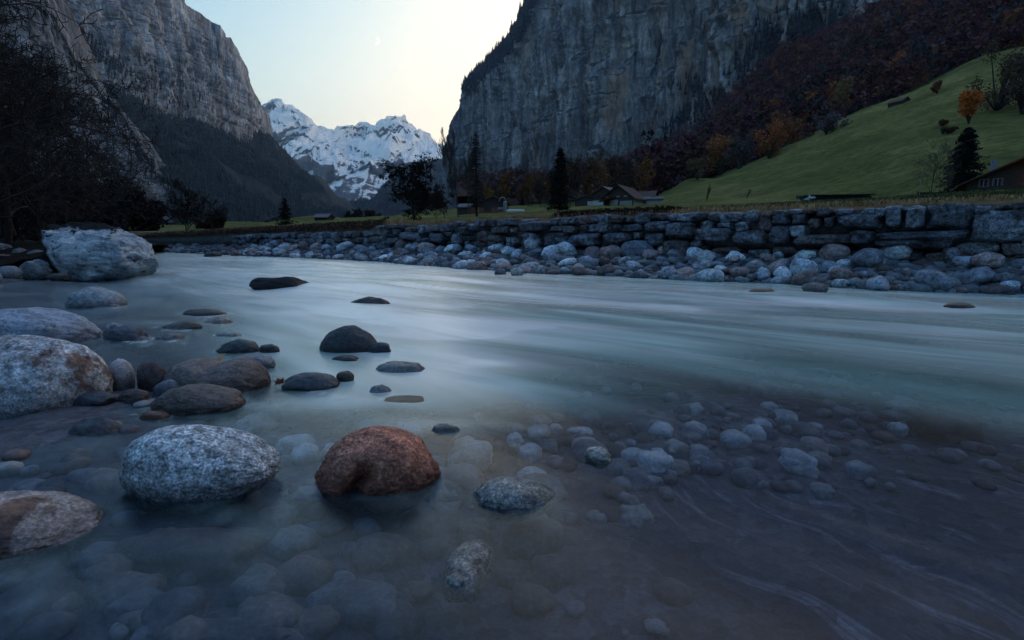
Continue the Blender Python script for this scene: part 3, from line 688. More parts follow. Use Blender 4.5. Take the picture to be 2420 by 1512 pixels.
# autumn wood on the right slope
FRs = FR[:91]
def wood_tints(P):
    n = len(P); u, v = project(P); base = np.array([(.075, .020, .026), (.085, .032, .028), (.048, .020, .034), (.17, .060, .018), (.070, .058, .066), (.018, .019, .020)])
    k = rng.choice(6, n, p=[.34, .2, .2, .07, .09, .10]); return base[k] * rng.uniform(.6, 1.4, (n, 1))
P = sample(FRs, 5200, .0, 1, .22, 1); H = rng.uniform(13, 24, len(P)); 
forest('autumn_wood', 'dark red and brown autumn wood climbing the slope beside the right cliff', P, H, broadleaf, wood_tints(P), leaf=60)
P = sample(FRs, 700, .3, 1, .0, .3); H = rng.uniform(14, 22, len(P)); 
forest('autumn_wood', 'brown autumn wood along the foot of the right cliff behind the barns', P, H, broadleaf, wood_tints(P), leaf=40)

# ================================================================== TREES
def branch_tree(seed, H, lean=(0, 0), depth=5, spread=.5, trunk=.03, n0=9, up=.25, start=.25, twist=1.0):
    r = np.random.default_rng(seed); S = []
    def grow(p, d, L, rad, lv):
        nseg = 4 if lv < 2 else 2; q = p.copy(); pts = [q.copy()]
        for i in range(nseg):
            d = d + r.normal(0, .10 * twist, 3) + np.array([0, 0, up * .12]); d /= np.linalg.norm(d)
            nq = q + d * L / nseg; r0 = rad * (1 - i / nseg * .6); r1 = rad * (1 - (i + 1) / nseg * .6)
            S.append((q.copy(), nq.copy(), r0, r1)); q = nq; pts.append(q.copy())
        if lv >= depth: return
        nb = n0 if lv == 0 else int(r.integers(3, 6))
        for k in range(nb):
            f = r.uniform(start if lv == 0 else .2, 1.0); ii = min(int(f * nseg), nseg - 1); b = pts[ii] + (pts[ii+1] - pts[ii]) * (f * nseg - ii)
            side = r.normal(0, 1, 3); side -= side.dot(d) * d; side /= np.linalg.norm(side)
            nd = d * (1 - spread) + side * spread * 1.3 + np.array([0, 0, up]); nd /= np.linalg.norm(nd)
            grow(b, nd, L * r.uniform(.42, .68) * (1 - .35 * f if lv == 0 else 1), rad * .45, lv + 1)
    d0 = np.array([lean[0], lean[1], 1.0]); d0 /= np.linalg.norm(d0); grow(np.zeros(3), d0, H * .78, H * trunk, 0)
    return S
def leaves_at(S, seed, n, size, rmax, up=0.0, jit=.2):
    r = np.random.default_rng(seed); tips = [s for s in S if s[3] < rmax]; k = r.integers(0, len(tips), n)
    P = np.array([tips[i][0] + (tips[i][1] - tips[i][0]) * r.uniform(0, 1) for i in k]) + r.normal(0, jit, (n, 3)) * size * 2
    a = r.normal(0, 1, (n, 3)); a /= np.linalg.norm(a, axis=1, keepdims=True); b = np.cross(a, r.normal(0, 1, (n, 3))); b /= np.linalg.norm(b, axis=1, keepdims=True)
    s = size * r.uniform(.6, 1.3, (n, 1)); V = np.stack([P - a * s, P + b * s * .55, P + a * s, P - b * s * .55], 1).reshape(-1, 3)
    return V, np.arange(4 * n).reshape(-1, 4)
def make_tree(name, label, base, H, seed, col=None, nleaf=0, lsize=.12, bark=M_bark, group=None, minr=.006, squash=1.0, cat='tree', **kw):
    t_ = empty(name, base); tag(t_, label, cat, group)
    S = branch_tree(seed, H, **kw); A = np.array([s[0] for s in S]); B = np.array([s[1] for s in S]); r0 = np.maximum([s[2] for s in S], minr); r1 = np.maximum([s[3] for s in S], minr * .7)
    A[:, :2] *= squash; B[:, :2] *= squash
    k = np.array([s[2] for s in S]) > H * kw.get('trunk', .03) * .5
    m = MB(); m.seg(A[k], B[k], r0[k], r1[k], 7); m.build('trunk', bark, t_, True)
    m = MB(); m.seg(A[~k], B[~k], r0[~k], r1[~k], 3); m.build('branches', bark, t_, True)
    if nleaf:
        S2 = [(a, b, 0, 0) for a, b in zip(A[~k], B[~k])]; V, Q = leaves_at(S2, seed, nleaf, lsize, 1)
        obj('crown', mesh_from('crown', V, Q, False), M_leafO, t_, None, col)
    return t_
def foot(px, py, Yd): p = at(px, py, Yd); return tuple(map(float, p))
def onm(px, Yd, dz=0): p = at(px, 500, Yd); return (float(p[0]), Yd, meadow_z(px, Yd) + dz)
def hgt(dpx, Yd): return dpx / F * Yd
# left bank bare trees (near, overhanging the frame)
LG = 'bare trees crowding the left bank'
for i, (px, Yd, hp, sd, lb) in enumerate([(20, 17, 520, 11, 'large bare tree at the left edge with fine twigs spread over the cliff'), (100, 22, 430, 12, 'bare tree with arching twigs behind the pale boulder'),
                                          (-70, 15, 600, 13, 'tall bare tree cut by the left edge of the picture'), (165, 27, 300, 14, 'lower bare tree right of the big bare ones on the left bank'), (-20, 26, 480, 15, 'bare dark tree standing behind the leftmost trees')]):
    make_tree('bare_tree', lb, foot(px, 575, Yd), hgt(hp, Yd), sd, depth=5, n0=15, spread=.55, up=.10, start=.08, trunk=.014, minr=.012, group=LG)
def bush(name, label, base, w, h, seed, col, n=2600, leaf=.16, cat='bush', group=None, d=None):
    r = np.random.default_rng(seed); t_ = empty(name, base); tag(t_, label, cat, group)
    cc = r.normal(0, 1, (14, 3)) * np.array([w * .27, w * .2, h * .2]) + np.array([0, 0, h * .5]); cc[:, 2] = np.clip(cc[:, 2], h * .15, h * .85)
    if 'round' in label: cc = (cc - [0, 0, h * .5]) * .55 + [0, 0, h * .5]
    u = r.normal(0, 1, (n, 3)); u /= np.linalg.norm(u, axis=1, keepdims=True); P = cc[r.integers(0, 14, n)] + u * r.uniform(.3, 1, (n, 1)) * np.array([w * .2, w * .2, h * .2]); P[:, 2] = np.maximum(P[:, 2], .05)
    a = r.normal(0, 1, (n, 3)); a /= np.linalg.norm(a, axis=1, keepdims=True); b = np.cross(a, r.normal(0, 1, (n, 3))); b /= np.linalg.norm(b, axis=1, keepdims=True); s = leaf * r.uniform(.5, 1.3, (n, 1))
    V = np.stack([P - a * s, P + b * s * .6, P + a * s, P - b * s * .6], 1).reshape(-1, 3); obj('crown', mesh_from('crown', V, np.arange(4 * n).reshape(-1, 4), False), M_leafO, t_, None, col)
    m = MB(); A = np.zeros((14, 3)); m.seg(A, cc, h * .02, h * .006, 4); m.build('trunk', M_bark, t_)
    return t_
for px, Yd, w, h, sd, lb in [(30, 26, 260, 190, 1, 'dense dark thicket at the left edge below the bare trees'), (150, 30, 240, 150, 2, 'dark thicket behind the pale boulder'),
                             (290, 55, 170, 150, 3, 'dark broad tree left of the river bend'), (350, 60, 130, 110, 4, 'dark rounded tree right of the broad dark tree at the bend'), (220, 48, 130, 90, 5, 'low dark bush between thicket and broad tree'),
                             (505, 110, 46, 60, 6, 'reddish brown low tree near the river bend'), (90, 36, 260, 230, 7, 'tall dark thicket behind the bare trees')]:
    col = (.014, .013, .016) if sd != 6 else (.05, .025, .022)
    bush('dark_tree', lb, foot(px, 566, Yd), hgt(w, Yd), hgt(h, Yd), sd, col, 3400, hgt(5, Yd), 'tree', 'dark trees along the left bank')
make_tree('bare_tree', 'bare bushy tree on the grass bank at the river bend', foot(442, 560, 75), hgt(120, 75), 31, depth=4, n0=12, spread=.45, up=.2, start=.05, trunk=.014, minr=.05)
make_tree('bare_tree', 'small bare tree between the bushy bare tree and the conifer', foot(500, 556, 95), hgt(80, 95), 32, depth=4, n0=10, spread=.5, up=.2, start=.2, trunk=.016, minr=.05)
def conifer(name, label, base, H, Wd, seed, col, whorls=38, sparse=1.0, droop=.25, top=.06, needles=True, group=None, shape=.8):
    r = np.random.default_rng(seed); t_ = empty(name, base); tag(t_, label, 'tree', group)
    m = MB(); m.seg(np.array([[0, 0, 0]]), np.array([[0, 0, H]]), H * .016, H * .003, 8); m.build('trunk', M_bark, t_, True)
    A, B, Pn = [], [], []
    for k in range(whorls):
        f = top + (1 - top) * (k + r.uniform(0, 1)) / whorls; z = H * f
        Rr = Wd / 2 * (1 - f) ** shape * r.uniform(.75, 1.15) + Wd * .03
        for j in range(int(r.integers(6, 10) * sparse) + 1):
            a = r.uniform(0, 2 * math.pi); L_ = Rr * r.uniform(.6, 1.1); e = np.array([math.cos(a) * L_, math.sin(a) * L_, z - L_ * droop + r.uniform(-.1, .1) * L_]); s_ = np.array([0, 0, z])
            A.append(s_); B.append(e)
            nn = int(10 * max(sparse, .4)) if needles else 3
            for q in range(nn):
                g = r.uniform(.12, 1.05); Pn.append(s_ + (e - s_) * g + r.normal(0, 1, 3) * np.array([1, 1, .5]) * L_ * .10)
    m = MB(); m.seg(np.array(A), np.array(B), H * .0035, H * .0012, 3); m.build('branches', M_bark, t_)
    if needles:
        P = np.array(Pn); n = len(P); a = r.normal(0, 1, (n, 3)) * np.array([1, 1, .35]); a /= np.linalg.norm(a, axis=1, keepdims=True); b = np.cross(a, r.normal(0, 1, (n, 3))); b /= np.linalg.norm(b, axis=1, keepdims=True)
        s = Wd * .055 * r.uniform(.5, 1.3, (n, 1)); V = np.stack([P - a * s, P + b * s * .35, P + a * s, P - b * s * .35], 1).reshape(-1, 3)
        obj('crown', mesh_from('crown', V, np.arange(4 * n).reshape(-1, 4), False), M_leafO, t_, None, col)
    return t_
conifer('spruce_tree', 'dark bushy conifer on the grass bank left of the small shed', foot(677, 546, 110), hgt(74, 110), hgt(56, 110), 1, (.014, .018, .018), 26)
conifer('fir_tree', 'tall narrow dark fir standing left of the barns above the wall', onm(1322, 62, -.1), hgt(140, 62), hgt(62, 62), 2, (.012, .017, .014), 46, 1.3, .12, .02, shape=.55)
conifer('fir_tree', 'broad dark fir beside the chalet on the right', onm(2263, 75, -.2), hgt(150, 75), hgt(88, 75), 3, (.012, .017, .016), 46, 1.3, .15, .02, shape=.5)
conifer('larch_tree', 'thin spiky larch with bare drooping twigs beside the brown barn', onm(1126, 52, -.1), hgt(188, 52), hgt(56, 52), 4, (.02, .017, .014), 80, 1.0, .15, .12, needles=False, shape=.45)
conifer('spruce_tree', 'small dark spruce in front of the orange trees right of the brown barn', onm(1233, 170), hgt(34, 170), hgt(22, 170), 5, (.012, .016, .014), 22)
make_tree('bare_tree', 'tall bare tree left of the spiky larch', onm(1082, 58), hgt(165, 58), 41, depth=5, n0=8, spread=.36, up=.3, start=.2, trunk=.010, minr=.014, squash=.6, bark=M_barkpale)
make_tree('bare_tree', 'slender bare tree just behind the spiky larch', onm(1106, 66), hgt(130, 66), 42, depth=4, n0=13, spread=.36, up=.3, start=.2, trunk=.010, minr=.02, squash=.6, bark=M_barkpale)
make_tree('bare_tree', 'bare grey tree left of the broad fir on the right', onm(2195, 70), hgt(120, 70), 43, depth=4, n0=14, spread=.5, up=.2, start=.1, trunk=.010, minr=.014, squash=.9, bark=M_barkpale)
make_tree('sapling', 'thin leafless sapling behind the field fence right of the barns', onm(1666, 100), hgt(52, 100), 44, depth=3, n0=9, spread=.3, up=.3, start=.3, trunk=.008, minr=.02, squash=.6)
make_tree('sapling', 'small forked bare sapling left of the tarp covered stack', onm(1763, 90), hgt(26, 90), 45, depth=2, n0=6, spread=.35, up=.3, start=.3, trunk=.016, minr=.03)
make_tree('leafy_tree', 'wide dark leafy tree with crooked branches on the bank below the snow peaks', onm(978, 48, -.1), hgt(138, 48), 51, (.012, .012, .011), 9000, .085, depth=5, n0=16, spread=.62, up=.06, start=.06, trunk=.022, minr=.012, squash=1.22)
make_tree('bare_bush', 'twiggy brown bush between the wide dark tree and the brown barn', onm(1050, 46), hgt(70, 46), 52, (.03, .022, .014), 1500, .06, depth=5, n0=14, spread=.6, up=.1, start=.03, trunk=.014, minr=.010, cat='bush')
# hazy tree row in the valley, left of the wide tree
VG = 'small hazy trees on the valley floor'
for i, px in enumerate([822, 836, 850, 862, 872, 884, 894]):
    make_tree('valley_tree', ['first', 'second', 'third', 'fourth', 'fifth', 'sixth', 'seventh'][i] + ' from the left of the small hazy trees on the far valley floor', onm(px, 260, -.5), hgt(random.uniform(16, 34), 260), 60 + i, (.03, .022, .02), 260, .7, depth=3, n0=9, spread=.4, up=.2, start=.1, trunk=.016, minr=.12, group=VG)
# orange-brown row at the cliff foot: each its own tree
RG = 'tall autumn trees in the row behind the barns'
cols = [(.17, .075, .03), (.30, .13, .025), (.088, .05, .034), (.08, .042, .032), (.24, .10, .025), (.06, .035, .03)]
k = 0
for px in list(range(1140, 1530, 15)):
    Yd = random.uniform(215, 290); hp = np.interp(px, [1140, 1230, 1300, 1420, 1530], [60, 70, 84, 105, 88]) * random.uniform(.75, 1.12)
    col = cols[k % 6] if 1150 < px < 1540 else cols[3]; k += 1
    b = at(px + random.uniform(-5, 5), np.interp(px, [1140, 1300, 1480, 1540], [496, 488, 484, 470]), Yd)
    make_tree('autumn_tree', 'autumn_row_tree', tuple(map(float, b)), hgt(hp, Yd), 100 + k, col, 900, hgt(2.6, Yd),
              bark=M_bark, group=RG if col[0] < .12 else 'orange autumn trees in the row behind the barns', depth=3, n0=15, spread=.42, up=.22, start=.1, trunk=.011, minr=.07, squash=.75)
ORDT = ['first', 'second', 'third', 'fourth', 'fifth', 'sixth', 'seventh', 'eighth', 'ninth', 'tenth', 'eleventh', 'twelfth', 'thirteenth', 'fourteenth', 'fifteenth', 'sixteenth']
for gk, wd_ in (('tall autumn trees in the row behind the barns', 'half-bare brown tree'), ('orange autumn trees in the row behind the barns', 'orange leaved tree')):
    tl_ = sorted([o for o in C.objects if o.get('group') == gk], key=lambda o: o.location.x / o.location.y)
    for i_, o in enumerate(tl_): o['label'] = ORDT[i_] + ' ' + wd_ + ' from the left in the tall row behind the barns'
# single trees along the upper edge of the hillside
for (px, py, Yd, hp, wp_, col, n, lb) in [
    (1650, 425, 262, 62, 48, (.06, .045, .022), 1600, 'olive brown tree at the lower left tip of the hillside'),
    (1703, 415, 272, 88, 78, (.13, .055, .018), 2400, 'orange brown tree at the lower left edge of the hillside wood'),
    (1745, 402, 280, 100, 60, (.040, .034, .038), 1800, 'grey brown bare tree beside the orange tree at the hillside edge'),
    (1815, 375, 285, 80, 66, (.15, .050, .018), 2200, 'bright orange tree at the hillside edge above the meadow'),
    (1852, 345, 285, 80, 60, (.10, .040, .018), 1800, 'brown orange tree uphill of the bright orange tree'),
    (1950, 318, 290, 55, 62, (.055, .045, .052), 1900, 'grey leafless round bush at the meadow edge'),
    (1900, 330, 290, 26, 22, (.06, .030, .026), 600, 'small brown shrub at the meadow edge'),
    (1980, 290, 292, 110, 64, (.09, .055, .024), 1900, 'tall yellow brown tree behind the grey round bush'),
    (2085, 240, 300, 34, 40, (.05, .022, .014), 700, 'low brown tree left of the hut on the hillside'),
    (2130, 195, 320, 90, 66, (.13, .050, .020), 2000, 'orange brown tree high at the wood edge above the hut'),
    (2190, 190, 325, 110, 80, (.035, .028, .042), 2200, 'dark grey purple tree right of the high orange tree'),
    (2286, 292, 200, 88, 62, (.30, .075, .015), 4200, 'small round golden orange tree alone on the upper meadow'),
    (2350, 262, 240, 150, 96, (.055, .035, .020), 3200, 'large brown larch on the upper right meadow'),
    (2410, 270, 235, 130, 90, (.040, .026, .022), 2600, 'dark brown tree at the right edge beside the upper hut'),
    (2230, 298, 205, 18, 28, (.06, .03, .012), 500, 'low orange shrub left of the golden round tree'),
    (2238, 315, 190, 20, 34, (.035, .022, .012), 500, 'dark low shrub below the golden round tree'),
    (2215, 222, 270, 30, 22, (.06, .022, .014), 400, 'thin small red brown tree on the upper meadow')]:
    b_ = on_surface(MEADOW[60:], [px], [py])[0]; Yd = float(b_[1])
    bush('hillside_tree', lb, tuple(map(float, b_)), hgt(wp_, Yd), hgt(hp, Yd), int(px), tuple(np.minimum(np.array(col) * 2.4, .6)), n, hgt(2.6, Yd), 'tree')

# ================================================================== WALL
wall = empty('stone_wall', (*wall_pt(wall_s_of_x(1600)), 0)); tag(wall, 'long dry stone retaining wall of grey boulders along the far bank', 'wall')
wo_ = np.array(wall.location)
s = np.linspace(wall_s_of_x(200), WLEN, 300); p0 = wall_pt(s); nn = wall_nrm(s); nn = nn * np.sign(np.einsum('ij,ij->i', nn, -p0))[:, None]
zt = wall_top_z(s)
prof = [(.0, -.3), (.04, .4), (-.06, .55), (.06, .74), (.04, None), (-.55, None)]
G = []
for (o_, z_) in prof: G.append(np.c_[p0 + nn * (o_ - .12), np.full(len(s), z_) if z_ is not None else zt - .04])
G = np.array(G); G += (fbm(G * 2.3, 3) * .05)[..., None]
M_core = simple_mat('earth_and_mortar', (.10, .092, .095), .95, .6, 5, .8, .06)
obj('wall_core', mesh_from('wall_core', (G - wo_).reshape(-1, 3), gridfaces(*G.shape[:2])), M_core, wall)
protos = []
for i in range(12):
    V, Fc = stone_shape(100 + i, 4, .15, .055, .62, cuts=11); V[:, 2] /= np.abs(V[:, 2]).max(); V[:, 1] /= np.abs(V[:, 1]).max(); protos.append(mesh_from('stone', V, Fc)); protos[-1].materials.append(M_wall)
z3 = lambda a: [(1134 + x * .28636, 409.5 + y * .28636, w * .28636, h * .28636) for x, y, w, h in a]
z4 = lambda a: [(1764 + x * .27073, 409.5 + y * .27073, w * .27073, h * .27073) for x, y, w, h in a]
z2 = lambda a: [(567 + x * .26033, 472.5 + y * .26033, w * .26033, h * .26033) for x, y, w, h in a]
traced = z3([(15,415,40,60),(60,415,45,60),(125,415,70,70),(190,410,60,60),(260,405,75,55),(335,405,70,60),(410,395,75,40),(620,400,70,60),(690,400,50,70),(740,395,70,60),(800,385,55,60),(850,385,55,70),(930,380,45,70),(975,370,50,60),(1010,390,60,80),(1060,380,50,80),(1145,380,140,70),(1240,385,60,50),(1340,370,130,90),(1480,360,135,60),(1595,365,105,60),(1695,360,130,75),(1790,355,110,65),(1915,355,120,70),(2045,365,150,90),
 (470,435,260,75),(200,470,140,60),(60,520,110,90),(650,455,90,50),(760,465,120,60),(880,445,60,50),(950,450,80,65),(1045,450,90,90),(1140,455,75,50),(1260,445,160,60),(1460,430,200,80),(1665,460,240,120),(1865,430,110,75),(2010,430,120,50),(2140,440,120,80),
 (165,535,125,55),(275,575,90,100),(440,530,120,80),(650,540,180,120),(870,540,260,110),(1150,530,210,90),(1310,510,65,65),(1450,540,180,120),(1640,620,220,150),(1905,510,330,110),(2220,535,270,100),(1295,590,70,55),(1800,630,180,50),(2050,640,260,90)])
traced += z4([(25,370,90,90),(245,340,115,45),(380,330,135,35),(510,340,110,35),(635,340,150,70),(805,335,140,50),(1045,340,210,75),(1220,385,155,190),(1335,312,80,40),(1410,380,170,190),(1700,380,420,230),(1975,325,140,70),(2150,300,150,30),(2330,305,200,90),(2150,455,520,290),
 (140,420,110,170),(270,405,130,90),(420,395,140,90),(565,430,110,80),(685,425,90,90),(930,425,390,120),(60,555,220,120),(265,540,170,160),(430,500,160,110),(650,570,520,90),(970,555,210,120),(1480,550,760,90),(1400,620,700,80),(320,690,220,100),(550,710,200,140),(760,660,180,70),(2400,590,110,110)])
traced += z2([(1320,245,60,25),(1390,240,60,40),(1450,245,50,40),(1510,240,60,40),(1580,270,70,50),(1470,290,90,60),(1630,270,40,50),(1690,265,55,80),(1745,265,50,60),(1805,255,80,60),(1905,250,95,85),(1995,220,60,60),(2065,280,95,80),(2135,245,65,55),
 (1375,305,50,60),(1600,330,180,70),(1440,370,110,60),(1820,350,160,100),(1930,305,60,40),(2000,345,110,100),(2100,345,80,50),(1700,370,110,70)])
wcols = [(.20, .215, .25), (.15, .16, .19), (.26, .28, .31), (.12, .125, .15), (.17, .145, .15), (.19, .2, .235), (.14, .11, .11)]
wcols = [tuple(np.array(c_) * 1.02) for c_ in wcols]
nst = 0
def wall_stone(s_, z_, w, h, out, d, col, tiltv=.15):
    global nst
    p = wall_pt(s_); a = wall_pt(s_ - .4); b = wall_pt(s_ + .4); dv = b - a; n_ = wall_nrm(s_); n_ = n_ * np.sign(-(n_ @ p))
    o = obj('stone', protos[random.randrange(12)], None, wall, (p[0] + n_[0] * out - wo_[0], p[1] + n_[1] * out - wo_[1], z_), col)
    o.rotation_euler = (random.uniform(-.12, .12), random.uniform(-tiltv, tiltv), math.atan2(dv[1], dv[0]) + random.uniform(-.1, .1) + (math.pi if random.random() < .5 else 0)); o.scale = (w / 2, d, h / 2); nst += 1
occ = []
for (cx, cy, w, h) in traced:
    s_ = wall_s_of_x(cx); p = wall_pt(s_); P_ = at(cx, cy, p[1]); z_ = float(P_[2]); dep_ = p[1]
    sl, sr = wall_s_of_x(cx - w / 2), wall_s_of_x(cx + w / 2); ww = abs(sr - sl); hh = h / F * dep_
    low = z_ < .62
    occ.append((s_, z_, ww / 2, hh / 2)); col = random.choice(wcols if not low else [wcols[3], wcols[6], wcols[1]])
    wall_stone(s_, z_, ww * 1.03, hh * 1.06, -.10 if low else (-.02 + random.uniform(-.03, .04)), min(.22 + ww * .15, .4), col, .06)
# remaining courses
def courses(xa, xb, rows_, wlo, whi, zlo, limit, out):
    s0, s1 = wall_s_of_x(xa), wall_s_of_x(xb); k_ = 0
    for crs in range(rows_):
        s_ = s0
        while s_ < s1:
            w = random.uniform(wlo, whi); top = float(wall_top_z(s_)); h = (top - zlo) / rows_; zc = zlo + (crs + .5) * h + random.uniform(-.03, .03)
            hit = any(abs(s_ + w / 2 - a_) < c_ + w * .22 and abs(zc - b_) < d_ + h * .12 for a_, b_, c_, d_ in occ)
            if not hit and k_ < limit: wall_stone(s_ + w / 2, zc, w * 1.05, h * random.uniform(1.0, 1.3), out + random.uniform(-.05, .04), .24, random.choice(wcols), .1); k_ += 1
            s_ += w
courses(560, 905, 3, .45, 1.1, .42, 84, .0)
courses(905, 2560, 5, .26, .62, .40, 296 - nst, -.06)
# undercut stones and dark blocks at the foot are part of the bar below

# dry grass hanging over the wall and the bank
def blades(P, h, lean, w=.008, seed=0):
    r = np.random.default_rng(seed); n = len(P); a = r.uniform(0, 6.28, n); d = np.stack([np.cos(a), np.sin(a), 0 * a], -1)
    ln = lean * r.uniform(.2, 1, (n, 1)) + r.normal(0, .25, (n, 3)) * h[:, None] * np.array([1, 1, 0])
    q = np.cross(d, [0, 0, 1]) * w * r.uniform(.6, 1.6, (n, 1))
    mid = P + ln * .4 + np.c_[0*h, 0*h, h * .7]; tip = P + ln + np.c_[0*h, 0*h, h * r.uniform(.35, 1, n)]
    V = np.stack([P - q, P + q, mid + q * .7, mid - q * .7, tip], 1).reshape(-1, 3); k = np.arange(n)[:, None] * 5
    Q = np.concatenate([k + [0, 1, 2, 3], k + [3, 2, 4, 4]], 1).reshape(-1, 4)
    return V, Q
def grass(name, label, P, h, lean, mat, w, seed):
    V, Q = blades(P, h, lean, w, seed); T = np.concatenate([Q[0::2][:, [0, 1, 2]], Q[0::2][:, [0, 2, 3]], Q[1::2][:, [0, 1, 2]]])
    tag(obj(name, mesh_from(name, V, T, False), mat), label, 'grass', kind='stuff')
M_straw = leafmat('dry_grass', (.46, .31, .16), var=.6, scale=2.5); M_green = leafmat('green_grass', (.07, .085, .025), var=.5, scale=1.5)
M_brownveg = leafmat('dead_bracken', (.06, .035, .028), var=.6, scale=2.0)
n = 26000; sA, sB = wall_s_of_x(420), WLEN - 8; tq = rng.uniform(0, 1, n) ** .8; s_ = sA + (sB - sA) * tq; p = wall_pt(s_); nn = wall_nrm(s_); nn = nn * np.sign(np.einsum('ij,ij->i', nn, -p))[:, None]
back = np.abs(rng.normal(.0, .7, n)) + .22; zt = wall_top_z(s_); lipz = np.interp(project(np.c_[p, zt])[0], [300, 560, 880, 940, 1200, 1400, 2419], [.20, .42, .30, .06, .10, .10, .06])
dn = np.interp(project(np.c_[p, zt])[0], [300, 560, 2419], [1.8, 1.6, 1.0])
grass('dry_grass', 'straw coloured dry grass fringing the top of the stone wall', np.c_[p - nn * back[:, None], zt + lipz * np.clip(back / .5, 0, 1) - .02 + .03 * back], rng.uniform(.05, .13, n) * dn, np.c_[nn * .05 + np.array([[.04, 0]]), np.zeros(n)], M_straw, .008, 1)
n = 12000; s_ = rng.uniform(wall_s_of_x(300), wall_s_of_x(900), n); p = wall_pt(s_); nn = wall_nrm(s_); nn = nn * np.sign(np.einsum('ij,ij->i', nn, -p))[:, None]; b_ = rng.uniform(.05, .6, n); zt = wall_top_z(s_)
grass('hanging_grass', 'brown grass hanging over the earth bank above the far end of the wall', np.c_[p - nn * b_[:, None], zt + .38 * np.clip(b_ / .5, 0, 1) + rng.uniform(0, .08, n)], rng.uniform(.05, .2, n), np.c_[nn * .22, -rng.uniform(.0, .3, n)], M_brownveg, .015, 2)
n = 5000; s_ = rng.uniform(wall_s_of_x(1290), wall_s_of_x(1560), n); p = wall_pt(s_); nn = wall_nrm(s_); nn = nn * np.sign(np.einsum('ij,ij->i', nn, -p))[:, None]
grass('dead_bracken', 'red brown dead bracken heap on the wall top in front of the fir', np.c_[p - nn * rng.uniform(.3, 1.3, (n, 1)), wall_top_z(s_) + rng.uniform(.05, .2, n)], rng.uniform(.04, .14, n), np.c_[nn * .1, np.zeros(n)], M_brownveg, .012, 3)
n = 26000; px_ = rng.uniform(900, 2600, n); Yd = rng.uniform(0, 1, n) ** 1.5 * 26; s_ = wall_s_of_x(px_); p = wall_pt(s_); nn = wall_nrm(s_); nn = nn * np.sign(np.einsum('ij,ij->i', nn, -p))[:, None]
zz = np.interp(Yd, [0, 14, 30], [1.56, 2.4, 3.4]); back = Yd + .7
jj = np.clip(np.searchsorted(xs, px_), 0, len(xs) - 1); q = p - nn * back[:, None]
# drop blades on the meadow mesh
Gd = MEADOW[8:43:1]; from mathutils.kdtree import KDTree
kd = KDTree(Gd[..., 0].size); 
for i_, v in enumerate(Gd.reshape(-1, 3)): kd.insert((v[0], v[1], 0), i_)
kd.balance(); Gf = Gd.reshape(-1, 3); zz = np.array([Gf[kd.find((a[0], a[1], 0))[1]][2] for a in q])
grass('meadow_grass', 'short green grass on the meadow behind the stone wall', np.c_[q, zz - .01], rng.uniform(.04, .10, n), np.tile([.03, 0, 0], (n, 1)), M_green, .012, 4)

# ================================================================== STONES OF THE FAR BAR
bprotos = []
for i in range(14):
    V, Fc = stone_shape(200 + i, 4, .16, .012, random.uniform(.0, .15), cuts=i % 2); bprotos.append(mesh_from('river_stone', V, Fc)); bprotos[-1].materials.append(M_bank)
bcols = [(.30, .33, .37), (.22, .24, .28), (.38, .41, .43), (.16, .17, .20), (.25, .19, .18), (.26, .28, .30), (.20, .15, .145), (.42, .44, .46)]
placed = []; grid = {}
def free(x, y, r):
    gx, gy = int(x // 1), int(y // 1)
    for i in range(gx - 1, gx + 2):
        for j in range(gy - 1, gy + 2):
            for (a, b, c_) in grid.get((i, j), ()):
                if (a - x) ** 2 + (b - y) ** 2 < ((r + c_) * .80) ** 2: return False
    return True
def occupy(x, y, r): grid.setdefault((int(x // 1), int(y // 1)), []).append((x, y, r)); placed.append((x, y, r))
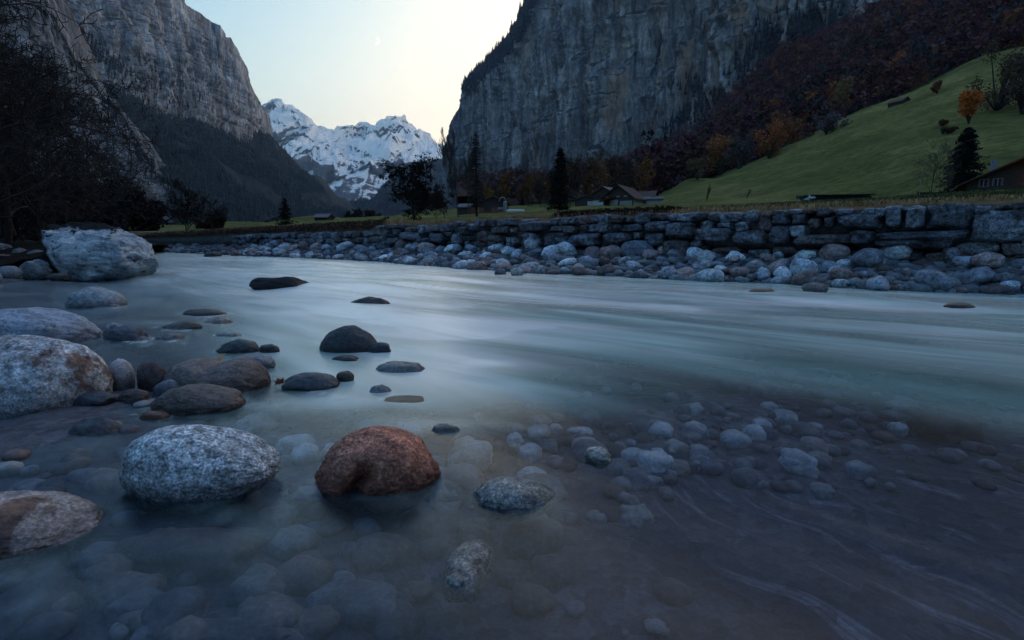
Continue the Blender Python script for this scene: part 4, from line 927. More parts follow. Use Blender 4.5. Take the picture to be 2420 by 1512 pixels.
# singled-out stones of the bar (traced)
NOTE = [((1447, 1505, 606, 640), (.26, .15, .13), 'smooth reddish brown oval stone in the middle of the far bar'),
        ((1420, 1462, 601, 632), (.34, .36, .38), 'pale grey round stone left of the reddish brown oval one on the far bar'),
        ((1345, 1392, 611, 640), (.34, .37, .38), 'pale greenish grey stone with a flat top near the far waterline'),
        ((1503, 1527, 577, 602), (.27, .20, .14), 'tan upright stone leaning against the foot of the wall'),
        ((1556, 1585, 591, 608), (.36, .39, .41), 'pale angular stone below the wall near the tan upright stone'),
        ((1741, 1807, 622, 656), (.50, .53, .55), 'large whitish oval stone at the right half of the far bar'),
        ((1578, 1632, 628, 654), (.28, .20, .17), 'tan brown split stone at the far waterline'),
        ((1485, 1518, 632, 650), (.36, .40, .42), 'light blue grey domed stone at the far waterline'),
        ((2052, 2112, 597, 625), (.40, .44, .46), 'pale smooth stone topmost in the pile on the right bar'),
        ((2026, 2064, 591, 618), (.34, .37, .40), 'grey stone leaning on the pale topmost stone of the right bar'),
        ((1977, 2043, 623, 647), (.26, .28, .33), 'smooth dark blue grey oval stone on the right bar'),
        ((2066, 2136, 625, 658), (.30, .27, .26), 'brown grey rough boulder in the middle of the right bar'),
        ((2137, 2224, 618, 643), (.36, .39, .41), 'long flat pale stone on the right bar'),
        ((2207, 2270, 608, 634), (.30, .29, .28), 'mottled tan grey boulder behind the long flat pale stone'),
        ((2137, 2245, 651, 683), (.34, .37, .38), 'long arched grey stone at the waterline of the right bar'),
        ((2055, 2132, 661, 684), (.26, .24, .24), 'low brown grey stone at the waterline left of the arched one'),
        ((2204, 2262, 664, 688), (.22, .20, .20), 'dark brown rounded stone right of the arched one'),
        ((2350, 2425, 657, 692), (.34, .36, .39), 'ridged pale stone at the right edge waterline'),
        ((2355, 2440, 642, 664), (.27, .23, .24), 'reddish grey flat boulder at the right edge of the bar'),
        ((1843, 1889, 616, 642), (.28, .27, .27), 'domed stone with a brown patch left of the dark blue grey oval'),
        ((1904, 1935, 631, 650), (.27, .20, .18), 'rounded brown stone between pale stones on the right bar'),
        ((1280, 1322, 575, 600), (.36, .38, .41), 'light grey round stone high on the bar under the wall'),
        ((1205, 1237, 632, 651), (.50, .52, .50), 'white angular stone standing at the edge of the water'),
        ((1893, 1957, 667, 695), (.20, .18, .18), 'grey brown round stone standing in the water off the right bar'),
        ((2280, 2318, 627, 650), (.20, .23, .30), 'blue grey oval stone on the dark sand of the right bar')]
for i, (bx_, col, lb) in enumerate(NOTE):
    V, Fc = stone_shape(300 + i, 5, .15, .012, .1)
    g0 = ground((bx_[0] + bx_[1]) / 2, bx_[3], .0); base = 0.0
    for _ in range(6):
        g0 = ground((bx_[0] + bx_[1]) / 2, bx_[3], base); base = max(0, float(bed_z(g0[0], g0[1])))
        base = min(base, .34)
    P = fit_stone(V, bx_, base - .01, .12, random.uniform(.55, .75))
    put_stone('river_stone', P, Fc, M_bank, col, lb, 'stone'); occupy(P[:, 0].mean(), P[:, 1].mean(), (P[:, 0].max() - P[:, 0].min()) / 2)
cnt = 0; BAR = []; BG = 'rounded stones piled along the foot of the far wall'
for tries in range(5000):
    if cnt >= 235: break
    px_ = random.uniform(620, 2460); s_ = float(wall_s_of_x(px_)); p = wall_pt(s_); n_ = wall_nrm(s_); n_ = n_ * np.sign(-(n_ @ p)); bw = float(bar_width(s_)); f = random.uniform(.0, 1.08); q = p + n_ * bw * f
    r = (random.uniform(.10, .27) if random.random() < .7 else random.uniform(.2, .34)) * (1.0 if px_ > 1100 else 1.05) * (1.15 if f < .5 else .85)
    if not free(q[0], q[1], r): continue
    occupy(q[0], q[1], r); z_ = max(float(bed_z(q[0], q[1])), -.03)
    o = obj('river_stone', random.choice(bprotos), None, None, (q[0], q[1], z_ + r * random.uniform(.15, .5) + (.12 * random.random() if f < .45 else 0)), random.choice(bcols)); k = random.uniform(.58, .9)
    o.scale = (r * 1.2, r * random.uniform(.75, 1), r * k); o.rotation_euler = (random.uniform(-.4, .4), random.uniform(-.4, .4), random.uniform(0, 6.3)); cnt += 1; BAR.append((o, px_, f, r))
    tag(o, 'rounded grey or brown river stone among the many on the bar below the far wall', 'stone', BG); o.color = tuple(np.array(o.color[:3]) * random.uniform(.85, 2.1)) + (1,)
ORD = ['first', 'second', 'third', 'fourth', 'fifth', 'sixth', 'seventh', 'eighth', 'ninth', 'tenth', 'eleventh', 'twelfth', 'thirteenth', 'fourteenth', 'fifteenth', 'sixteenth', 'seventeenth', 'eighteenth', 'nineteenth', 'twentieth']
def colour_word(c):
    c = c[:3]; m_ = sum(c) / 3
    return 'reddish brown' if c[0] > c[2] * 1.05 else 'pale' if m_ > .40 else 'dark' if m_ < .20 else 'grey'
ZN = [(900, 'left of the wide tree'), (1125, 'below the wide tree'), (1322, 'left of the narrow fir'), (1500, 'below the largest barn'), (1700, 'right of the farm buildings'), (1900, 'below the thin saplings'), (2070, 'below the tarp covered stack'), (2230, 'below the broad fir'), (9999, 'below the chalet')]
cells = {}
for (o, u_, f_, r_) in BAR:
    z_ = next(w for lim, w in ZN if u_ < lim); row = 'against the wall' if f_ < .36 else 'halfway down' if f_ < .72 else 'by the waterline'
    cells.setdefault((('large ' if r_ > .22 else 'small ' if r_ < .14 else '') + colour_word(o.color), row, z_), []).append((float(project(np.array(o.location))[0]), o))
for (cw, row, z_), L_ in cells.items():
    L_.sort(key=lambda a: a[0])
    for i_, (u_, o) in enumerate(L_):
        o['label'] = (cw + ' rounded stone ' + row + ', ' + z_) if len(L_) == 1 else (ORD[i_] + ' ' + cw + ' stone from left ' + row + ', ' + z_)
# the small stones between them
n = 3600; Vs, Fs, Cs = [], [], []; V0, F0 = ico(2); base = 0; nv = len(V0)
px_ = rng.uniform(380, 2560, n); s_ = wall_s_of_x(px_); p = wall_pt(s_); nn = wall_nrm(s_); nn = nn * np.sign(np.einsum('ij,ij->i', nn, -p))[:, None]; q = p + nn * (bar_width(s_) * rng.uniform(0, 1.06, n))[:, None]; z_ = bed_z(q[:, 0], q[:, 1])
ok = z_ > -.04; q, z_ = q[ok], z_[ok]; n = len(q); r = rng.uniform(.035, .11, n) * np.where(rng.uniform(0, 1, n) < .25, 1.5, 1) * np.interp(q[:, 1], [8, 14, 30], [.75, 1.1, 1.6])
def pebbles(name, label, q, z_, r, cols, mat, up=.4):
    n = len(q); sc = np.stack([r * rng.uniform(.8, 1.4, n), r * rng.uniform(.8, 1.3, n), r * rng.uniform(.5, .85, n)], -1); a = rng.uniform(0, 6.28, n)
    V = V0[None] * (1 + rng.normal(0, .06, (n, nv, 1))) * sc[:, None]; c_, s2 = np.cos(a)[:, None], np.sin(a)[:, None]
    V = np.stack([V[..., 0] * c_ - V[..., 1] * s2, V[..., 0] * s2 + V[..., 1] * c_, V[..., 2]], -1) + np.c_[q, z_ + r * up][:, None]
    Fc = (F0[None] + (np.arange(n) * nv)[:, None, None]).reshape(-1, 3); me = mesh_from(name, V.reshape(-1, 3), Fc); cattr(me, 'tint', np.array(cols)[rng.integers(0, len(cols), n)].repeat(nv, 0))
    return tag(obj(name, me, mat), label, 'pebbles', kind='stuff')
t = NT('pebble'); p_ = t.pos(); k_ = t.ramp(t.noise(p_, 25, 5, .65), [(.3, .5), (.5, 1.0), (.7, 1.5)]); t.bsdf(t.mix(1, t.attr('tint', 'Color'), k_, 'MULTIPLY'), .7, t.bump(t.noise(p_, 60, 4), .5, .006), .3); M_peb = t.m
pebbles('pebbles', 'small mixed pebbles filling the gaps of the bar below the far wall', q, z_ - .02, r, [tuple(np.array(c_) * .55) for c_ in bcols], M_peb)

# ================================================================== LEFT BANK
# mossy ground behind the left bank stones
gx = np.r_[np.linspace(-260, 430, 90)]
_, LBG = loft('left_bank_ground', [[(-260, 700, 9.5), (0, 628, 11.5), (120, 600, 13.0), (220, 592, 16), (330, 584, 26), (430, 574, 45)], [(-260, 590, 20), (0, 585, 22), (200, 580, 26), (330, 572, 40), (430, 567, 60)], [(-260, 556, 90), (0, 556, 90), (200, 556, 95), (430, 556, 110)], [(-260, 545, 600), (430, 552, 600)]],
     gx, [20, 20, 20], forest_floor('bank_soil', (.012, .011, .012), (.03, .026, .024), 1.0), lambda G, N: G + np.array([0, 0, 1]) * (fbm(G / 1.5, 4) * .10)[..., None])
# the great pale boulder
V, Fc = stone_shape(43, 6, .07, .012, .30, prof=[1.15, 1.22, 1.10, 1.05, 1.03, .97, .88, .78, .64, .5], cuts=16)
rd = fbm(V * np.array([2.2, 2, 1.6]) + 4, 5, True, .6); V = V * (1 + rd[:, None] * .075)
V[:, 0] += -.20 * V[:, 2] * np.clip(-V[:, 0] + .3, 0, 1)
V[:, 0] -= (V[:, 0].max() + V[:, 0].min()) / 2
P = fit_stone(V, (92, 376, 523, 659), 0, .10, .55, R(-8))
t = NT('pale_marbled_rock'); p = t.pos(); a = t.noise(p, 2.2, 8, .68, .6); b = t.noise(t.pos((1, 1, 2.4), (.5, .3, 0)), 3.2, 8, .7, 1.2); g = t.n("ShaderNodeNewGeometry")
c = t.ramp(a, [(.34, (.24, .26, .31)), (.45, (.55, .58, .63)), (.58, (.86, .88, .90))])
c = t.mix(t.ramp(b, [(.37, 1.0), (.42, 0.0)]), c, (.05, .05, .07)); c = t.mix(.5, c, t.mix(1, c, t.ramp(t.noise(p, 30, 4, .7), [(.3, .5), (.7, 1.5)]), 'MULTIPLY'))
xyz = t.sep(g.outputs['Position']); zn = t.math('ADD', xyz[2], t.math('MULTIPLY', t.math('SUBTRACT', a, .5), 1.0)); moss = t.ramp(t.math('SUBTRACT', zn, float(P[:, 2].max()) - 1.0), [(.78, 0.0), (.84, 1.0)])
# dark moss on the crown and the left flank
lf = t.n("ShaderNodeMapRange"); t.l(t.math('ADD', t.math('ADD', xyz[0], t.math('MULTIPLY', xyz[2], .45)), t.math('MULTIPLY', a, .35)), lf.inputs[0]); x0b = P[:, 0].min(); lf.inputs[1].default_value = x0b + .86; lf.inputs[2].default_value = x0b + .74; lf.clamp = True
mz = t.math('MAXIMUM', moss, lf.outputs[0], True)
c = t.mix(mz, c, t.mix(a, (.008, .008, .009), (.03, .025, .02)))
t.bsdf(c, .85, t.bump(t.math('ADD', a, t.math('MULTIPLY', b, 1.2)), .9, .10), .25)
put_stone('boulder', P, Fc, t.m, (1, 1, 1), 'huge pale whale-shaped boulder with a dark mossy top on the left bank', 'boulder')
LB = [((0, 48, 630, 664), (.28, .29, .31), 'rounded grey tan stone at the left edge above the water'), ((45, 125, 612, 658), (.24, .25, .27), 'large rounded grey stone touching the pale boulder on its left'),
      ((-30, 40, 600, 625), (.22, .2, .2), 'brownish stone higher on the left bank'), ((28, 70, 585, 612), (.25, .26, .29), 'flat pale stone in the left bank heap'), ((-40, 30, 574, 600), (.20, .2, .23), 'dark grey stone at the left edge below the log'),
      ((60, 118, 590, 618), (.24, .25, .27), 'flat grey stone behind the large rounded one on the left bank'), ((0, 60, 548, 582), (.07, .065, .07), 'layered dark block of rock at the left edge'),
      ((110, 170, 645, 664), (.10, .085, .08), 'low dark brown stone at the waterline below the pale boulder')]
for i, (bx_, col, lb) in enumerate(LB):
    V, Fc = stone_shape(400 + i, 5, .16, .012, .2); base = [.0, .03, .12, .22, .3, .18, .45, .0][i]
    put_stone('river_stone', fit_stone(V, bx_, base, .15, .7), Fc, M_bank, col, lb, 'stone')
n = 260; q = np.c_[rng.uniform(-15, -9.2, n), rng.uniform(9.5, 15.5, n)]; z_ = bed_z(q[:, 0], q[:, 1]); ok = z_ > .0
pebbles('pebbles', 'small stones covering the left bank beside the pale boulder', q[ok], z_[ok], rng.uniform(.08, .24, ok.sum()), bcols[:7], M_peb, .5)
fr_ = empty('timber_frame', foot(12, 556, 17)); tag(fr_, 'broken dark timber frame standing at the left edge of the bank', 'fence')
for dx, tl in ((-.1, .03), (.33, -.12)):
    m = MB(); m.seg([[dx, 0, 0]], [[dx + tl, 0, .62]], .045, .04, 6); m.build('post', M_timber, fr_)
m = MB(); m.seg([[-.5, 0, .56]], [[.42, 0, .60]], .03, .03, 6); m.build('rail', M_timber, fr_)

# ================================================================== FOREGROUND BOULDERS
FB = [ # box, colour, mat, label, opts
 ((152, 303, 677, 727), (.25, .27, .29), M_granite, 'low grey boulder with a pale ridge below the whale-shaped one', dict(prof=[.7, .9, 1.1, 1.15, 1.0, .9, .75], n=6)),
 ((-110, 248, 725, 830), (.22, .25, .31), M_band, 'large blue grey boulder with diagonal pale bands at the left edge', dict(n=6, prof=[.9, 1, 1.08, 1.1, 1.05, 1, .9], lump=.08)),
 ((-190, 269, 790, 990), (.33, .34, .36), M_rust, 'largest pale grey boulder with rust brown stains at the left edge', dict(n=6, lump=.07, sink=.2)),
 ((257, 321, 846, 925), (.34, .32, .33), M_granite, 'small upright egg-shaped pale stone beside the rust stained boulder', dict(sink=.08, depth=.8)),
 ((322, 402, 853, 925), (.13, .095, .09), M_granite, 'dark brown lump at the left end of the two-humped boulder', dict(sink=.15)),
 ((375, 641, 843, 932), (.20, .16, .145), M_granite, 'long brown two-humped boulder', dict(n=6, prof=[.8, 1.1, 1.22, 1.1, .78, .98, 1.25, 1.15, .9], lump=.07, sink=.2)),
 ((360, 432, 896, 935), (.17, .18, .21), M_granite, 'grey stone wedged between the two-humped and the brown oval boulder', {}),
 ((355, 582, 906, 980), (.19, .145, .13), M_granite, 'brown oval boulder in front of the two-humped one', dict(n=6, prof=[.75, 1.05, 1.15, 1.1, 1.0, .9, .8], lump=.1)),
 ((164, 276, 922, 968), (.10, .115, .145), M_granite, 'small dark blue grey stone in front of the rust stained boulder', dict(sink=.15)),
 ((274, 362, 918, 956), (.13, .10, .095), M_granite, 'flat dark brown stone left of the brown oval boulder', {}),
 ((277, 663, 1002, 1188), (.34, .36, .38), M_granite, 'big pale speckled oblong boulder in the near water', dict(n=7, prof=[.9, 1.1, 1.12, 1.08, 1.02, .95, .85, .7, .5], lump=.06, sink=.16, depth=.58, pits=.015)),
 ((-230, 246, 1158, 1325), (.30, .25, .235), M_rust, 'wedge-shaped brown and white boulder at the lower left corner', dict(n=6, prof=[1.1, 1.1, 1.05, 1.0, .9, .75, .5, .25], lump=.10, sink=.34)),
 ((742, 1042, 1005, 1168), RED, M_red, 'wet rust red boulder with a dark cleft down its front', dict(n=7, prof=[.72, .95, 1.08, 1.15, 1.15, 1.1, 1.0, .85], lump=.09, sink=.25, depth=.62, cleft=[(-.16, .13, .34, .05), (-.10, .2, .14, .1)])),
 ((1116, 1312, 1125, 1205), (.33, .34, .32), M_granite, 'pale speckled boulder half under water right of the red one', dict(n=6, sink=.45, prof=[.8, 1.1, 1.1, 1, .9, .7])),
 ((754, 896, 768, 833), (.085, .09, .10), M_granite, 'dark domed boulder in midstream', dict(n=6, prof=[.6, .95, 1.12, 1.15, 1.0, .8], lump=.06, sink=.3)),
 ((868, 924, 808, 833), (.10, .11, .125), M_granite, 'small dark stone at the right foot of the dark domed boulder', {}),
 ((664, 804, 879, 923), (.12, .13, .15), M_granite, 'dark grey flat boulder with a leaf at its left end', dict(prof=[.8, 1, 1.05, 1.05, 1, .85])),
 ((794, 837, 876, 904), (.14, .12, .11), M_granite, 'small brown stone touching the dark flat boulder', dict(sink=.2)),
 ((888, 1002, 852, 881), (.24, .27, .27), M_granite, 'low wet grey stone with water washing over it in midstream', dict(sink=.5)),
 ((508, 618, 799, 836), (.10, .11, .125), M_granite, 'dark slanting stone above the orange leaf', dict(prof=[.5, .8, 1.1, 1.1, .95])),
 ((612, 661, 812, 834), (.085, .09, .10), M_granite, 'small dark pebble right of the dark slanting stone', {}),
 ((542, 652, 835, 876), (.22, .24, .26), M_granite, 'smooth grey stone behind the right hump', dict(sink=.2)),
 ((243, 312, 762, 806), (.17, .17, .18), M_granite, 'grey stone behind the dark one by the banded boulder', {}),
 ((249, 353, 767, 813), (.12, .13, .155), M_granite, 'dark grey stone right of the banded boulder', dict(sink=.25)),
 ((298, 367, 793, 812), (.17, .18, .2), M_granite, 'low flat stone at the tip of the dark grey one', dict(sink=.5)),
 ((372, 481, 757, 787), (.16, .145, .13), M_granite, 'olive brown stone washed by the current', dict(prof=[.5, .9, 1, 1.1, 1.1])),
 ((362, 442, 787, 809), (.20, .19, .19), M_granite, 'small pointed brown grey stone in shallow water', dict(sink=.5)),
 ((428, 538, 729, 749), (.10, .08, .075), M_granite, 'dark flat brown stone far out from the banded boulder', dict(sink=.4)),
 ((478, 552, 747, 768), (.36, .31, .27), M_granite, 'pale tan stone just breaking the surface', dict(sink=.55)),
 ((508, 572, 784, 801), (.32, .34, .32), M_granite, 'pale grey stone barely above the surface', dict(sink=.6)),
 ((824, 922, 700, 722), (.13, .115, .10), M_granite, 'brown crested stone in the bright rapids', dict(sink=.5, prof=[.4, .7, 1.1, 1.1, .8])),
 ((588, 731, 653, 681), (.012, .012, .014), M_granite, 'black angular rock in the bright water upstream', dict(prof=[.7, 1.05, .98, 1, 1.1, 1.0, .7], sink=.2)),
 ((1380, 1446, 1054, 1096), (.42, .42, .38), M_granite, 'small pointed stone sticking out of the clear shallows', dict(sink=.3, depth=.8)),
 ((1018, 1087, 1000, 1024), (.17, .18, .17), M_granite, 'small grey stone above the red boulder', dict(sink=.5)),
 ((-20, 56, 727, 750), (.17, .155, .15), M_granite, 'brown grey stone behind the banded boulder at the left edge', {}),
 ((158, 300, 984, 1034), (.13, .14, .155), M_granite, 'flat dark slab awash in front of the rust stained boulder', dict(sink=.6)),
 ((328, 402, 970, 992), (.26, .13, .09), M_granite, 'small reddish stone below the brown oval boulder', dict(sink=.5)),
 ((783, 847, 839, 854), (.06, .065, .075), M_granite, 'thin dark stone awash below the dark domed boulder', dict(sink=.5)),
 ((903, 1003, 943, 952), (.09, .085, .085), M_granite, 'thin brown slab edge in the shallows', dict(sink=.6)),
 ((872, 926, 908, 930), (.34, .36, .36), M_granite, 'pale slanting slab end in the shallows', dict(sink=.55)),
 ((1765, 1832, 682, 693), (.20, .13, .10), M_granite, 'low brown stone awash off the right bar', dict(sink=.6)),
 ((2228, 2305, 714, 729), (.18, .14, .12), M_granite, 'low brown stone awash near the right edge', dict(sink=.6)),
 ((482, 524, 595, 605), (.10, .09, .085), M_bank, 'small dark stone far up the river', dict(sink=.4)),
 ((255, 282, 718, 727), (.34, .27, .27), M_granite, 'tiny pinkish pebble at the right foot of the low grey boulder', dict(sink=.4)),
 ((1168, 1196, 634, 647), (.16, .16, .17), M_bank, 'small dark stone left of the white angular stone', dict(sink=.3)),
]
WAKES = []
for i, (bx_, col, mat, lb, op) in enumerate(FB):
    n = op.pop('n', 5); sink = min(.62, op.pop('sink', .3) + .14); depth = op.pop('depth', .62); rz = op.pop('rz', 0.0)
    lump = op.pop('lump', .11); V, Fc = stone_shape(500 + i, n, lump, .012 if n < 6 else .014, .12, cuts=(3 if n < 6 else 0) + (10 if 'black angular' in lb else 0), **op)
    P = fit_stone(V, bx_, .0, sink, depth, rz)
    Wq = P[np.abs(P[:, 2]) < .03]
    if len(Wq) > 5: WAKES.append((Wq[:, 0].mean(), Wq[:, 1].mean(), np.ptp(Wq[:, 0]) / 2, np.ptp(Wq[:, 1]) / 2, float(np.interp(bx_[3], [640, 720, 880, 960, 1100], [.5, .9, .7, .3, .16]))))
    if mat is M_granite and (min(col) < .15 or i % 3 == 0) and i != 10: mat = M_smooth
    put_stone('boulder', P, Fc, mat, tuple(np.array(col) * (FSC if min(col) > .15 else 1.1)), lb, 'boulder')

RV = bpy.data.objects['river'].data; nV = len(RV.vertices); co = np.empty(nV * 3, np.float32); RV.vertices.foreach_get('co', co); co = co.reshape(-1, 3).astype(float)
fo = np.empty(nV, np.float32); RV.attributes['foam'].data.foreach_get('value', fo); mi = np.empty(nV, np.float32); RV.attributes['milk'].data.foreach_get('value', mi)
for (cx_, cy_, rx_, ry_, amp) in WAKES:
    m_ = (np.abs(co[:, 0] - cx_) < rx_ * 4) & (np.abs(co[:, 1] - cy_) < rx_ * 4); q = co[m_, :2] - [cx_, cy_]
    fl_ = np.array([math.cos(R(-40)), math.sin(R(-40))]); al = q @ fl_; ac = np.abs(q @ np.array([-fl_[1], fl_[0]]))
    d_ = np.hypot(q[:, 0] / rx_, q[:, 1] / ry_); ring = np.exp(-((d_ - 1.02) / .16) ** 2) * .8
    tail = np.exp(-(ac / (rx_ * .55)) ** 2) * sstep(0, rx_ * .7, al) * sstep(rx_ * 3.6, rx_ * .8, al) * .7
    n_ = .55 + .8 * fbm(np.c_[q * (2.5 / rx_), 0 * al + cx_], 3)
    v_ = np.clip(np.maximum(ring, tail) * n_, 0, 1) * amp
    fo[m_] = np.clip(fo[m_] + v_ * .95, 0, 1)
RV.attributes['foam'].data.foreach_set('value', fo)
# stones under the surface
z8 = lambda a: [(1197 + x * .505, 945 + y * .505, w * .505, h * .505, c_, l_) for x, y, w, h, c_, l_ in a]
z7 = lambda a: [(x * .4946, 1134 + y * .4946, w * .4946, h * .4946, c_, l_) for x, y, w, h, c_, l_ in a]
SUB = z8([(690,280,180,60,(.55,.55,.50),'pale oval stone under water below the pointed one'),(880,290,140,34,(.10,.11,.13),'dark flat stone with a white band under water'),(625,360,220,44,(.42,.43,.42),'long thin pale stone under water'),
  (1360,285,170,72,(.45,.47,.46),'solitary grey oval stone under water on the right'),(880,130,120,46,(.45,.46,.44),'pale stone under water far out in the shallows'),(610,528,160,78,(.62,.62,.54),'whitish half round stone under water beside the dark ones'),
  (480,495,135,72,(.07,.09,.14),'dark blue angular stone under water'),(590,445,64,52,(.45,.46,.43),'small pale stone above the dark blue one under water'),(1480,410,115,60,(.50,.55,.58),'broken white stone under water on the right'),(800,200,110,44,(.42,.40,.34),'tan stone under water behind the pale oval'),
  (2050,130,300,80,(.12,.06,.055),'large dark red brown boulder deep under water on the right'),(340,130,130,26,(.60,.62,.58),'narrow white stone under water'),(230,115,70,28,(.60,.60,.54),'small white stone under water'),(40,165,80,34,(.62,.64,.62),'small bright stone under water near the middle'),
  (750,410,74,50,(.40,.38,.37),'dull pinkish stone under water'),(170,420,240,90,(.40,.42,.41),'long submerged tail of rock beside the speckled boulder'),(880,30,90,30,(.40,.42,.40),'far pale pebble under water'),(520,300,80,36,(.33,.36,.37),'small grey stone left of the pale oval under water')])
SUB += z7([(150,570,330,270,(.16,.18,.22),'broad flat dark slab under water in the lower left corner'),(250,350,170,100,(.17,.18,.22),'dull blue stone under water near the lower left boulder'),(460,355,240,120,(.24,.26,.30),'blue grey oval stone under water below the big pale boulder'),
  (850,335,720,150,(.24,.17,.165),'long brownish red slab under water'),(1235,500,260,140,(.36,.34,.33),'rounded pale brown stone under water at the bottom'),(1400,290,220,100,(.32,.37,.40),'pale blue stone under water right of the long red slab'),
  (1490,50,350,56,(.62,.66,.62),'whitish flat slab under water between the two big boulders'),(1330,155,170,84,(.34,.42,.44),'greenish stone under water below the whitish slab'),(2258,200,170,56,(.42,.38,.35),'small brown stone above the tilted oval under water'),
  (1680,565,500,150,(.24,.28,.36),'large blue grey slab under water at the bottom middle'),(830,600,250,190,(.17,.19,.25),'dark blue oval stone under water at the bottom'),(640,570,260,120,(.22,.25,.30),'grey slab under water left of the dark blue oval'),(1150,715,640,90,(.24,.22,.23),'wide flat stone under water cut by the bottom edge'),(750,250,130,80,(.30,.30,.26),'pale yellowish stone under water below the big boulder')])
SUB += [(1110, 1080, 110, 46, (.45, .46, .42), 'striped grey stone under water right of the red boulder'), (605, 995, 100, 34, (.42, .34, .30), 'tan and red stone under water above the big pale boulder'), (1055, 1160, 80, 56, (.42, .46, .44), 'pale stone under water against the red boulder'),
        (700, 1045, 90, 40, (.40, .45, .43), 'light greenish stone under water between the big boulders'), (1500, 1090, 0, 0, None, None), (1845, 1015, 0, 0, None, None)]
def submerged(cx, cy, w, h, col, lb, grp=None, name='submerged_stone', tilt=0.0, z=None, seed=None, n=4):
    g = ground(cx, cy, -.12); zb = float(bed_z(g[0], g[1])); z_ = z if z is not None else max(zb, -.35); g = ground(cx, cy, z_ + .03); D = math.hypot(g[1], CAMZ)
    rx = w / 2 / F * g[1] * 1.05; ang = math.atan2(CAMZ, g[1]); ry = max(h / 2 / F * D / max(math.sin(ang), .25) * .9, rx * .35); ry = min(ry, rx * 1.6)
    V, Fc = stone_shape(seed if seed is not None else random.randrange(10000), n, .2, 0.01, .2); V = V * np.array([rx, ry, min(rx, ry) * .72])
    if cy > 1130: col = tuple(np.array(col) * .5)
    c_, s2 = math.cos(tilt), math.sin(tilt); V = np.stack([V[:, 0] * c_ - V[:, 1] * s2, V[:, 0] * s2 + V[:, 1] * c_, V[:, 2]], -1)
    zz_ = z_ + min(rx, ry) * .15; zz_ = min(zz_, -.012 - min(rx, ry) * .7)
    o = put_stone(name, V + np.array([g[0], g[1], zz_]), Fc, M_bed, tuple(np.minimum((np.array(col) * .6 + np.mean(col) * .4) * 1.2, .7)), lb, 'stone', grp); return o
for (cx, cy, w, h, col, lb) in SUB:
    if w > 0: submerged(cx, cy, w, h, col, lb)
V, Fc = stone_shape(77, 6, .1, .012, .1); V = V * np.array([.062, .115, .05])
g = ground(1106, 1318, 0); a_ = R(-14); V = np.stack([V[:, 0] * math.cos(a_) - V[:, 1] * math.sin(a_), V[:, 0] * math.sin(a_) + V[:, 1] * math.cos(a_), V[:, 2]], -1)
put_stone('boulder', V + np.array([g[0], g[1], -.034]), Fc, M_granite, (.5, .5, .46), 'tilted pale speckled oval stone just at the surface near the bottom', 'boulder')
DIM = []; SG = 'dim pebbles under the clear shallow water'
for i in range(170):
    cy = random.uniform(870, 1130) if i < 120 else random.uniform(1000, 1480); cx = random.uniform(720, 2150) if i < 120 else random.uniform(0, 1400)
    sc_ = (cy - 560) / 420; w = random.uniform(22, 62) * sc_ * (1.6 if i >= 120 else 1)
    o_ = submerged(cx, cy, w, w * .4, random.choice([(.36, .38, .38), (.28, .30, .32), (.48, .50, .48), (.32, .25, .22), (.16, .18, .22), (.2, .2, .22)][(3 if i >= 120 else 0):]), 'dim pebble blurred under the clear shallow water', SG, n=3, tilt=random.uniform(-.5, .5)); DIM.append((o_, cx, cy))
n = 3800; q = np.c_[rng.uniform(-4, 6, n), rng.uniform(.9, 6.5, n)]; z_ = bed_z(q[:, 0], q[:, 1]); ok = (z_ > -.5) & (z_ < 0) & (fbm(np.c_[q * .9, 0 * z_], 2) > -.25) & ~((q[:, 0] > .45) & (q[:, 1] < 1.9))
pebbles('bed_pebbles', 'fine gravel and pebbles on the river bed near the camera', q[ok], z_[ok], rng.uniform(.012, .045, ok.sum()), [(.2, .21, .23), (.16, .16, .18), (.12, .11, .12), (.27, .28, .28), (.16, .12, .11)], M_peb, .2)

LMK = [((470, 1090), 'the big pale speckled boulder'), ((890, 1085), 'the rust red boulder'), ((1214, 1160), 'the half-submerged boulder'), ((1412, 1075), 'the small pointed stone'), ((1106, 1318), 'the tilted oval stone'), ((1880, 1085), 'the solitary grey oval stone'), ((733, 900), 'the dark flat boulder'), ((945, 866), 'the washed midstream stone'), ((430, 1300), 'the long red slab')]
cells = {}
for o, cx, cy in DIM:
    k_ = min(range(len(LMK)), key=lambda i: (LMK[i][0][0] - cx) ** 2 + ((LMK[i][0][1] - cy) * 1.5) ** 2); dx, dy = cx - LMK[k_][0][0], (cy - LMK[k_][0][1]) * 1.5
    dr = ('right of' if dx > 0 else 'left of') if abs(dx) > abs(dy) else ('nearer the camera than' if dy > 0 else 'farther out than')
    cells.setdefault((colour_word([c / 1.2 for c in o.color[:3]]), dr, LMK[k_][1]), []).append((dx * dx + dy * dy, o))
for (cw, dr, lm), L_ in cells.items():
    L_.sort(key=lambda a: a[0])
    for i_, (_, o) in enumerate(L_): o['label'] = ('closest ' if i_ == 0 else ORD[i_] + ' closest ') + cw + ' submerged pebble ' + dr + ' ' + lm
